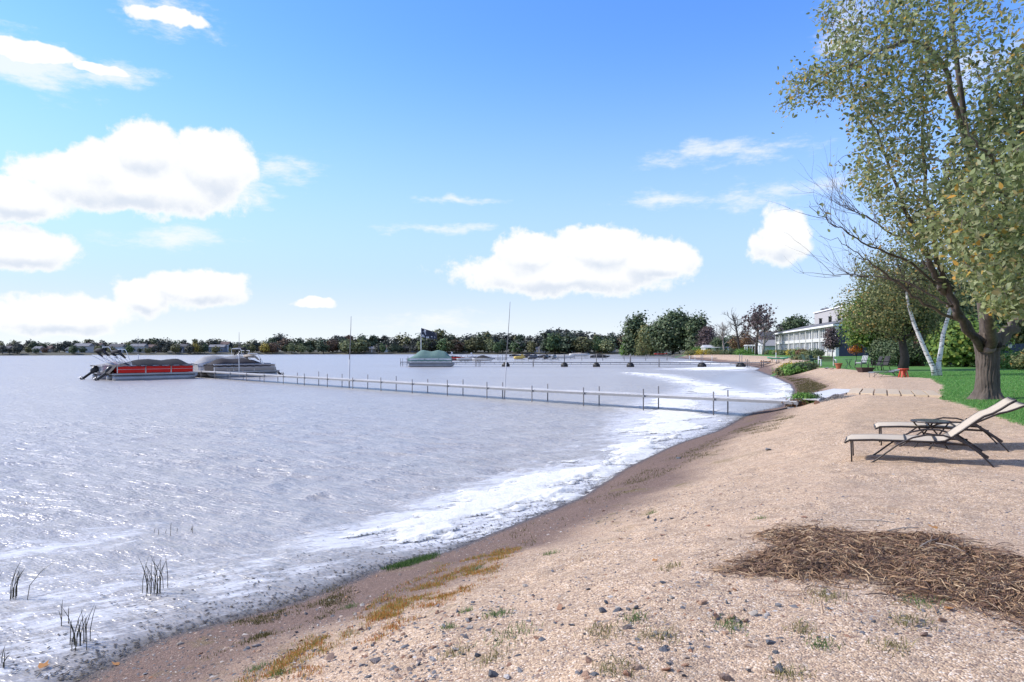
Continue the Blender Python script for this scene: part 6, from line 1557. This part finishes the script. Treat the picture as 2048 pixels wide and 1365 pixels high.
def pebbles():
    r = np.random.default_rng(69); n = 17000
    Y = 3.3 + 6.5 * r.random(n) ** 1.5; X = r.uniform(-0.85, 0.80, n) * (Y + 0.4)
    z, s_ = ground_zv(X, Y); pat = fbm(X * 1.1 + 4, Y * 1.1, 4, 95, 0.6)
    keep = (s_ > 0.05) & (r.random(n) < np.clip((pat - 0.40) / 0.2, 0.04, 1) * np.where(s_ < 3.4, 1.0, 0.3)); X, Y, z, s_ = X[keep], Y[keep], z[keep], s_[keep]; n = len(X)
    V, F = scatter_bits(n, r, X, Y, np.clip(0.019 * np.exp(r.normal(size=n) * 0.35), 0.010, 0.045), 0.0, 1.2)
    V = V.reshape(n, 5, 3); V[:, :, 2] += (z - land_z(X, Y, s_))[:, None]
    m = islands('pebble_mix', [(0, (0.05, 0.052, 0.06)), (0.3, (0.11, 0.115, 0.13)), (0.48, (0.20, 0.195, 0.20)), (0.62, (0.23, 0.15, 0.12)), (0.76, (0.36, 0.17, 0.09)), (0.88, (0.42, 0.34, 0.27)), (1, (0.62, 0.57, 0.52))])
    o = link('pebbles', mesh_np('pebbles', V.reshape(-1, 3), F, m)); tag(o, 'small slate grey and rust pebbles among the near gravel', 'pebbles', None, 'stuff')
pebbles()
def strand_debris():
    r = np.random.default_rng(63); n = 15000; out = []
    S2 = np.array(SHORE[:14]); seg = np.linalg.norm(np.diff(S2, axis=0), axis=1); cum = np.concatenate([[0], np.cumsum(seg)])
    f = r.random(n) ** 1.3 * cum[-1]; k = np.clip(np.searchsorted(cum, f) - 1, 0, len(seg) - 1); u = (f - cum[k]) / seg[k]
    Pp = S2[k] + (S2[k + 1] - S2[k]) * u[:, None]; d = (S2[k + 1] - S2[k]) / seg[k][:, None]; nrm = np.stack([d[:, 1], -d[:, 0]], 1)
    off = np.where(r.random(n) < 0.6, r.normal(size=n) * 0.16 + 0.02, -np.abs(r.normal(size=n)) * 0.7)
    Pp = Pp + nrm * off[:, None]; X, Y = Pp[:, 0], Pp[:, 1]
    size = 0.010 + 0.022 * r.random(n) ** 2
    V, F = scatter_bits(n, r, X, Y, size, 0.0, 1.8)
    zl = land_z(X, Y); dz = np.maximum(zl, 0.008) - zl
    V = V.reshape(n, 5, 3); V[:, :, 2] = np.where(True, V[:, :, 2] + dz[:, None], 0); V[:, 4, 2] -= 0.004
    m = islands('strand_bits', [(0, (0.02, 0.017, 0.015)), (0.5, (0.05, 0.04, 0.03)), (0.85, (0.10, 0.075, 0.05)), (1, (0.17, 0.13, 0.06))], 0.5)
    o = link('strand_debris', mesh_np('strand_debris', V.reshape(-1, 3), F, m)); tag(o, 'dark bits of weed and bark along the waterline', 'debris', None, 'stuff')
strand_debris()
# ---- low weeds
def weeds():
    r = np.random.default_rng(64)
    def patch(name, px_pts, n, hgt, stops, label, wid=0.003, thr=0.5, freq=2.6, lean=0.9):
        C = []
        poly = np.array(px_pts, float); lo, hi = poly.min(0), poly.max(0)
        c = lo + r.random((n * 6, 2)) * (hi - lo); c = c[sdist(c, poly) < 0]
        Yl = []
        base = np.array([hit(*p)[:2] for p in px_pts]); lo, hi = base.min(0), base.max(0)
        c = lo + r.random((n * 14, 2)) * (hi - lo); c = c[sdist(c, base) < 0]
        c = c[np.clip((fbm(c[:, 0] * freq, c[:, 1] * freq, 5, 71, 0.62) - thr + 0.10) / 0.22, 0, 1) ** 1.5 * np.clip(-sdist(c, base) / 0.25, 0.05, 1) > r.random(len(c))][:n]
        z, s_ = ground_zv(c[:, 0], c[:, 1]); m_ = len(c)
        V, F = blades(m_, np.stack([c[:, 0], c[:, 1], z], 1), hgt * (0.4 + 0.9 * r.random(m_)), np.full(m_, wid), r, lean)
        o = link(name, mesh_np(name, V, F, foliage(name + '_%d' % len(MATS), stops, 0.3))); tag(o, label, 'weeds', None, 'stuff')
    AUT = [(0, (0.16, 0.16, 0.04)), (0.22, (0.32, 0.28, 0.07)), (0.45, (0.46, 0.33, 0.08)), (0.65, (0.55, 0.21, 0.06)), (0.85, (0.48, 0.15, 0.05)), (1, (0.22, 0.28, 0.07))]
    patch('shore_weeds', [(440, 1380), (560, 1300), (640, 1260), (760, 1190), (860, 1140), (960, 1110), (1060, 1080), (1040, 1120), (960, 1175), (880, 1210), (800, 1250), (700, 1290), (620, 1340), (560, 1380)], 9000, 0.030, AUT, 'orange and olive weeds creeping along the strand', 0.0022, 0.56, 4.2)
    GRN = [(0, (0.03, 0.07, 0.02)), (0.6, (0.07, 0.14, 0.03)), (1, (0.13, 0.20, 0.05))]
    patch('waterline_grass', [(755, 1140), (810, 1112), (885, 1100), (880, 1116), (830, 1132), (775, 1146)], 2200, 0.035, GRN, 'strip of green grass right at the waterline', 0.003, 0.2)
    OLV = [(0, (0.06, 0.055, 0.02)), (0.6, (0.13, 0.115, 0.04)), (1, (0.22, 0.18, 0.07))]
    patch('damp_weeds', [(440, 1250), (600, 1195), (700, 1160), (720, 1180), (700, 1215), (600, 1260), (480, 1330), (380, 1330)], 1800, 0.028, OLV, 'dull olive weeds on the damp pebbles at lower left', 0.003, 0.56)
    patch('rusty_weeds', [(520, 1365), (640, 1290), (760, 1225), (880, 1175), (1000, 1120), (1010, 1150), (900, 1215), (800, 1265), (700, 1320), (640, 1375)], 4500, 0.026, [(0, (0.40, 0.16, 0.05)), (0.5, (0.52, 0.20, 0.06)), (0.8, (0.50, 0.34, 0.10)), (1, (0.28, 0.30, 0.09))], 'scattered rusty sprigs on the gravel above the strand', 0.0020, 0.60, 5.0)
    patch('upper_strand_weeds', [(1000, 1075), (1180, 990), (1300, 930), (1420, 880), (1560, 822), (1600, 830), (1560, 860), (1440, 905), (1300, 965), (1180, 1030), (1060, 1095)], 8000, 0.035, OLV, 'faded weeds along the strand up to the dock', 0.0035, 0.53, 1.3)
    patch('cove_weeds', [(1590, 800), (1592, 783), (1585, 768), (1560, 754), (1620, 757), (1660, 772), (1640, 785)], 9000, 0.07, OLV, 'yellow olive weeds round the cove beyond the ramp', 0.008, 0.42, 0.6)
weeds()
TUFT = [(1099, 1110, 0.9, 'g'), (951, 1140, 0.8, 'g'), (993, 1230, 1.2, 'g'), (930, 1226, 0.7, 'g'), (1021, 1276, 1.5, 'g'), (1321, 1276, 1.4, 'y'), (1201, 1271, 1.2, 'y'), (1239, 1340, 1.4, 'y'), (982, 1322, 1.2, 'y'), (1266, 1241, 0.8, 'g'), (897, 1260, 0.6, 'g'), (1342, 1137, 0.9, 'y'), (914, 1307, 1.0, 'y'),
        (1462, 1252, 1.1, 'g'), (1647, 1196, 1.2, 'y'), (1602, 1266, 0.8, 'y'), (1644, 1293, 0.8, 'g'), (1821, 1246, 1.3, 'y'), (1837, 1208, 1.0, 'g'), (1577, 1350, 1.0, 'y'), (1783, 1300, 0.9, 'y'), (515, 1338, 0.9, 'g'), (1304, 1028, 0.7, 'g'), (1520, 1040, 0.6, 'g'), (700, 1215, 0.9, 'g'), (560, 1350, 0.8, 'g')]
def tufts():
    r = np.random.default_rng(65)
    fg_ = foliage('tuft_green', [(0, (0.06, 0.11, 0.03)), (0.6, (0.13, 0.21, 0.06)), (1, (0.24, 0.30, 0.11))], 0.3); fy = foliage('tuft_straw', [(0, (0.15, 0.15, 0.05)), (0.6, (0.24, 0.21, 0.09)), (1, (0.36, 0.30, 0.15))], 0.3)
    names = []
    for i, (px, py, s, c) in enumerate(TUFT):
        p_ = hit(px, py); n = int(90 * s); rad = 0.045 * s
        C = np.stack([r.normal(size=n) * rad, r.normal(size=n) * rad, np.zeros(n)], 1); C[:, 2] = ground_zv(C[:, 0] + p_[0], C[:, 1] + p_[1])[0] - p_[2]
        V, F = blades(n, C, 0.032 * (0.5 + r.random(n)), np.full(n, 0.0022), r, 1.4)
        o = thing('grass_tuft', p_); bl = link('blades', mesh_np('blades', V, F, fg_ if c == 'g' else fy), o); bl['kind'] = 'stuff'
        side = 'left' if px < 1000 else ('middle' if px < 1400 else 'right'); row = 'far' if py < 1150 else ('mid' if py < 1270 else 'front')
        key = (c, side, row); k = names.count(key); names.append(key)
        tag(o, f"{'green' if c == 'g' else 'straw coloured'} grass tuft, {ORD[k]} listed at the {side} of the {'upper' if row == 'far' else ('middle' if row == 'mid' else 'front')} gravel", 'grass tuft', 'grass tufts on the sand')
tufts()
# relabel tufts left to right inside each zone so the ordinal can be counted in the picture
def relabel():
    z = {}
    for o in col.objects:
        if o.name.startswith('grass_tuft') and o.get('label'):
            z.setdefault(o['label'].split(',')[0] + '|' + o['label'].split('at the ')[1], []).append(o)
    for k, lst in z.items():
        lst.sort(key=lambda o: o.location.x / o.location.y)
        a, b2 = k.split('|')
        for i, o in enumerate(lst): o['label'] = f"{a} at the {b2}" + (f", {ORD[i]} from left" if len(lst) > 1 else '')
relabel()
# ---- reeds in the shallows
def reeds(px, py, n, h, spread, lean, label, seed):
    r = np.random.default_rng(seed); x, y = W(px, py, 0); t = thing('reed_clump', (x, y, 0), 0, label, 'reeds', 'reed clumps in the shallows')
    M = P('reed_stalk', (0.045, 0.04, 0.02), 0.7, 0.4, 9)
    for i in range(n):
        bx, by = r.normal() * spread, r.normal() * spread * 0.7; hh = h * (0.5 + 0.6 * r.random()); lx = lean + r.normal() * 0.22; ly = r.normal() * 0.15
        MB().tube([(bx, by, -0.25), (bx + lx * hh * 0.2, by, hh * 0.35), (bx + lx * hh * 0.55, by + ly * hh * 0.5, hh * 0.72), (bx + lx * hh, by + ly * hh, hh)], [0.004, 0.0035, 0.003, 0.001], 5).build('stalk', M, t)
reeds(20, 1192, 11, 0.38, 0.09, 0.35, 'reed clump cut by the left edge of the photo', 1)
reeds(300, 1186, 20, 0.36, 0.10, 0.05, 'densest upright reed clump in the shallow foam', 2)
reeds(160, 1290, 15, 0.30, 0.06, 0.15, 'reed clump nearest the bottom left corner', 3)
reeds(127, 1252, 3, 0.24, 0.04, 0.1, 'pair of thin reed stalks between the larger clumps', 4)
reeds(8, 1330, 6, 0.14, 0.05, 0.3, 'short reed stubs at the bottom left edge', 5)
reeds(345, 1068, 10, 0.10, 0.16, 0.1, 'short reed tips poking up beyond the densest clump', 6)
# ---- fallen leaves
F_FALL = foliage('fallen_leaf', [(0, (0.45, 0.20, 0.06)), (1, (0.52, 0.26, 0.09))], 0.2)
for i, (px, py, wz, s, lab) in enumerate([(88, 1337, 1, 0.10, 'orange brown leaf floating by the bottom left corner'), (231, 1332, 0, 0.07, 'russet leaf at the waterline near the lower left'), (1898, 1224, 0, 0.06, 'bright orange leaf below the weed heap'), (1945, 1204, 0, 0.05, 'small orange leaf tucked under the weed heap'), (1310, 1124, 0, 0.05, 'reddish leaf on the open sand'), (1865, 1092, 2, 0.08, 'reddish leaf lying on the weed heap')]):
    p_ = (*W(px, py, 0), 0.012) if wz == 1 else hit(px, py)
    sh = np.array([(0, -0.5, 0.02), (0.3, -0.28, 0.12), (0.42, 0.1, 0.05), (0.15, 0.2, 0.0), (0, 0.6, 0.12), (-0.15, 0.2, 0.0), (-0.42, 0.1, 0.1), (-0.3, -0.28, 0.05)])
    o = link('fallen_leaf', mesh_np('fallen_leaf', sh * s, np.arange(8)[None], F_FALL), None, (p_[0], p_[1], p_[2] + (0.13 if wz == 2 else 0.012)), (0.15, 0.1, i * 1.3)); tag(o, lab, 'leaf', 'fallen leaves')
# ---- heap of washed-up water weed
def weed_heap():
    r = np.random.default_rng(66)
    out_px = [(1484, 1136), (1520, 1100), (1545, 1070), (1600, 1064), (1700, 1066), (1780, 1070), (1850, 1076), (1920, 1092), (1990, 1118), (2060, 1150), (2120, 1190), (2120, 1262), (2048, 1232), (1985, 1214), (1900, 1196), (1830, 1182), (1760, 1164), (1690, 1152), (1625, 1150), (1600, 1162), (1545, 1148)]
    poly = np.array([hit(*p)[:2] for p in out_px]); ctr = poly.mean(0)
    cz = gz(*ctr); t = thing('weed_heap', (ctr[0], ctr[1], cz), 0, 'heap of brown dried water weed washed onto the sand at lower right', 'weed heap')
    def mh(Q):
        ins = -sdist(Q, poly) + (fbm(Q[:, 0] * 2.4, Q[:, 1] * 3.4, 4, 55, 0.6) - 0.55) * 0.55; k = np.clip(ins / 0.30, 0, 1)
        return ins, 0.040 * k * (2 - k) * (0.35 + 1.2 * fbm(Q[:, 0] * 3.2, Q[:, 1] * 4.5, 4, 15)) 
    lo, hi = poly.min(0) - 0.4, poly.max(0) + 0.4; st = 0.03
    A, B_ = np.meshgrid(np.arange(lo[0], hi[0], st), np.arange(lo[1], hi[1], st)); Q = np.stack([A.ravel(), B_.ravel()], 1)
    ins, hgt = mh(Q); base, _ = ground_zv(Q[:, 0], Q[:, 1]); lump = (fbm(Q[:, 0] * 14, Q[:, 1] * 14, 3, 25) - 0.5) * 0.04 * np.clip(ins / 0.1, 0, 1)
    Z = base + hgt + lump - 0.006
    n0, n1 = A.shape; ii = np.arange(n0 * n1).reshape(n0, n1); q = np.stack([ii[:-1, :-1].ravel(), ii[:-1, 1:].ravel(), ii[1:, 1:].ravel(), ii[1:, :-1].ravel()], 1)
    q = q[(ins[q] > -0.02).all(1)]; u, inv = np.unique(q.ravel(), return_inverse=True)
    link('matted_base', mesh_np('matted_base', np.stack([Q[u, 0] - ctr[0], Q[u, 1] - ctr[1], Z[u] - cz], 1), inv.reshape(q.shape), P('matted_weed', (0.055, 0.032, 0.026), 0.9, 0.8, 30, 0.8), True), t)
    n = 34000; lo, hi = poly.min(0) - 0.3, poly.max(0) + 0.3
    c = lo + r.random((n * 4, 2)) * (hi - lo); ins, hg = mh(c); k = (ins > -0.35) & (r.random(len(c)) < np.clip((ins + 0.22) / 0.34, 0.0, 1) ** 2 + 0.01); c = c[k][:n]; n = len(c)
    seg = 5; L = 0.05 + 0.20 * r.random(n) ** 1.6; a = r.normal(size=n) * 0.75 + np.where(r.random(n) < 0.3, r.random(n) * 6.28, -0.25); curv = r.normal(size=n) * 1.6
    P_ = np.zeros((n, seg, 3)); x, y = c[:, 0].copy(), c[:, 1].copy(); arch = 0.002 + 0.03 * r.random(n) ** 3
    for i in range(seg):
        P_[:, i, 0] = x; P_[:, i, 1] = y; aa = a + curv * (i / seg - 0.5) ; x = x + np.cos(aa) * L / seg; y = y + np.sin(aa) * L / seg
        Qi = P_[:, i, :2]; ii_, hh = mh(Qi); bz, _ = ground_zv(Qi[:, 0], Qi[:, 1]); lm = (fbm(Qi[:, 0] * 14, Qi[:, 1] * 14, 3, 25) - 0.5) * 0.04 * np.clip(ii_ / 0.1, 0, 1)
        P_[:, i, 2] = bz + hh + lm + arch * math.sin(math.pi * i / (seg - 1)) + 0.002
    w = 0.0008 + 0.0011 * r.random(n); dirx = np.cos(a + 1.57); diry = np.sin(a + 1.57)
    off = np.stack([dirx * w, diry * w, r.normal(size=n) * w * 0.8], 1)
    V = np.stack([P_ - off[:, None], P_ + off[:, None]], 2).reshape(n, seg * 2, 3) - np.array([ctr[0], ctr[1], cz])
    fq = np.array([(2 * i, 2 * i + 1, 2 * i + 3, 2 * i + 2) for i in range(seg - 1)]); F = (np.arange(n)[:, None, None] * (2 * seg) + fq[None]).reshape(-1, 4)
    m = islands('weed_strands', [(0, (0.03, 0.018, 0.016)), (0.25, (0.14, 0.07, 0.045)), (0.55, (0.32, 0.175, 0.095)), (0.82, (0.50, 0.31, 0.16)), (1, (0.68, 0.50, 0.31))], 0.8)
    o = link('strands', mesh_np('strands', V.reshape(-1, 3), F, m), t); o['kind'] = 'stuff'
    sm = P('bleached_stick', (0.30, 0.25, 0.21), 0.85, 0.3, 12)
    for i, (p0, p1, rad, lab) in enumerate([((1712, 1067), (1790, 1074), 0.007, 'dark stick lying along the top edge of the weed heap'), ((1840, 1124), (1875, 1110), 0.004, 'pale twig standing on the weed heap'), ((1872, 1118), (1930, 1137), 0.004, 'pale twig lying across the weed heap'), ((1775, 1090), (1838, 1086), 0.006, 'brown stick lying in the upper part of the weed heap')]):
        a_, b_ = hit(*p0), hit(*p1); e = thing('stick', (a_[0], a_[1], a_[2] + 0.10), 0, lab, 'stick', 'sticks on the weed heap')
        d = np.array(b_) - np.array(a_); MB().tube([(0, 0, 0), tuple(d * 0.5 + np.array([0, 0, 0.012])), tuple(d + np.array([0, 0, 0.005]))], [rad, rad * 0.8, rad * 0.4], 6).build('shaft', sm, e, True); f2 = d * 0.55; MB().tube([tuple(f2), tuple(f2 + np.array([d[0] * 0.2 + 0.02, d[1] * 0.2 + 0.04, 0.03]))], [rad * 0.6, rad * 0.25], 5).build('side_twig', sm, e, True)
weed_heap()
# ---- grey shell heap by the ramp
def shell_heap():
    r = np.random.default_rng(67); p_ = hit(1670, 798); n = 900
    X = p_[0] + r.normal(size=n) * 0.24; Y = p_[1] + r.normal(size=n) * 0.26; d = np.hypot(X - p_[0], Y - p_[1]); V, F = scatter_bits(n, r, X, Y, 0.035 + 0.035 * r.random(n), 0.0)
    V = V.reshape(n, 5, 3); V[:, :, 2] += (0.15 * np.exp(-(d / 0.3) ** 2) * r.random(n) ** 0.4)[:, None]; V[:, :, :2] -= np.array(p_[:2]); V[:, :, 2] -= p_[2]
    o = link('shell_heap', mesh_np('shell_heap', V.reshape(-1, 3), F, islands('shells', [(0, (0.05, 0.045, 0.045)), (0.5, (0.16, 0.14, 0.13)), (1, (0.42, 0.38, 0.34))])), None, p_); tag(o, 'heap of grey shells and stones at the foot of the white ramp', 'shell heap')
shell_heap()
# ---- lawn grass
def lawn_grass():
    r = np.random.default_rng(68); n = 185000
    Y = 8.5 + 33 * r.random(n) ** 1.7; X = Y * np.where(r.random(n) < 0.72, r.uniform(0.52, 0.80, n), r.uniform(0.8, 1.3, n))
    g2 = sdist(np.stack([X, Y], 1), SANDPOLY); s_ = shore_s(X, Y)
    k = (g2 + (fbm(X * 2, Y * 2, 3, 44) - 0.5) * 0.5 > 0.0) & (s_ > 1); X, Y = X[k], Y[k]; n = len(X); z = land_z(X, Y)
    sc = np.clip(Y / 16, 0.8, 2.2)
    V, F = blades(n, np.stack([X, Y, z], 1), 0.045 * (0.6 + 0.7 * r.random(n)), 0.0035 * sc, r, 0.9)
    o = link('lawn_grass', mesh_np('lawn_grass', V, F, foliage('lawn_blades', [(0, (0.065, 0.18, 0.035)), (0.6, (0.13, 0.32, 0.07)), (0.93, (0.21, 0.40, 0.11)), (1, (0.42, 0.42, 0.18))], 0.3))); tag(o, 'short mown grass blades of the lawn', 'grass', None, 'stuff')
lawn_grass()
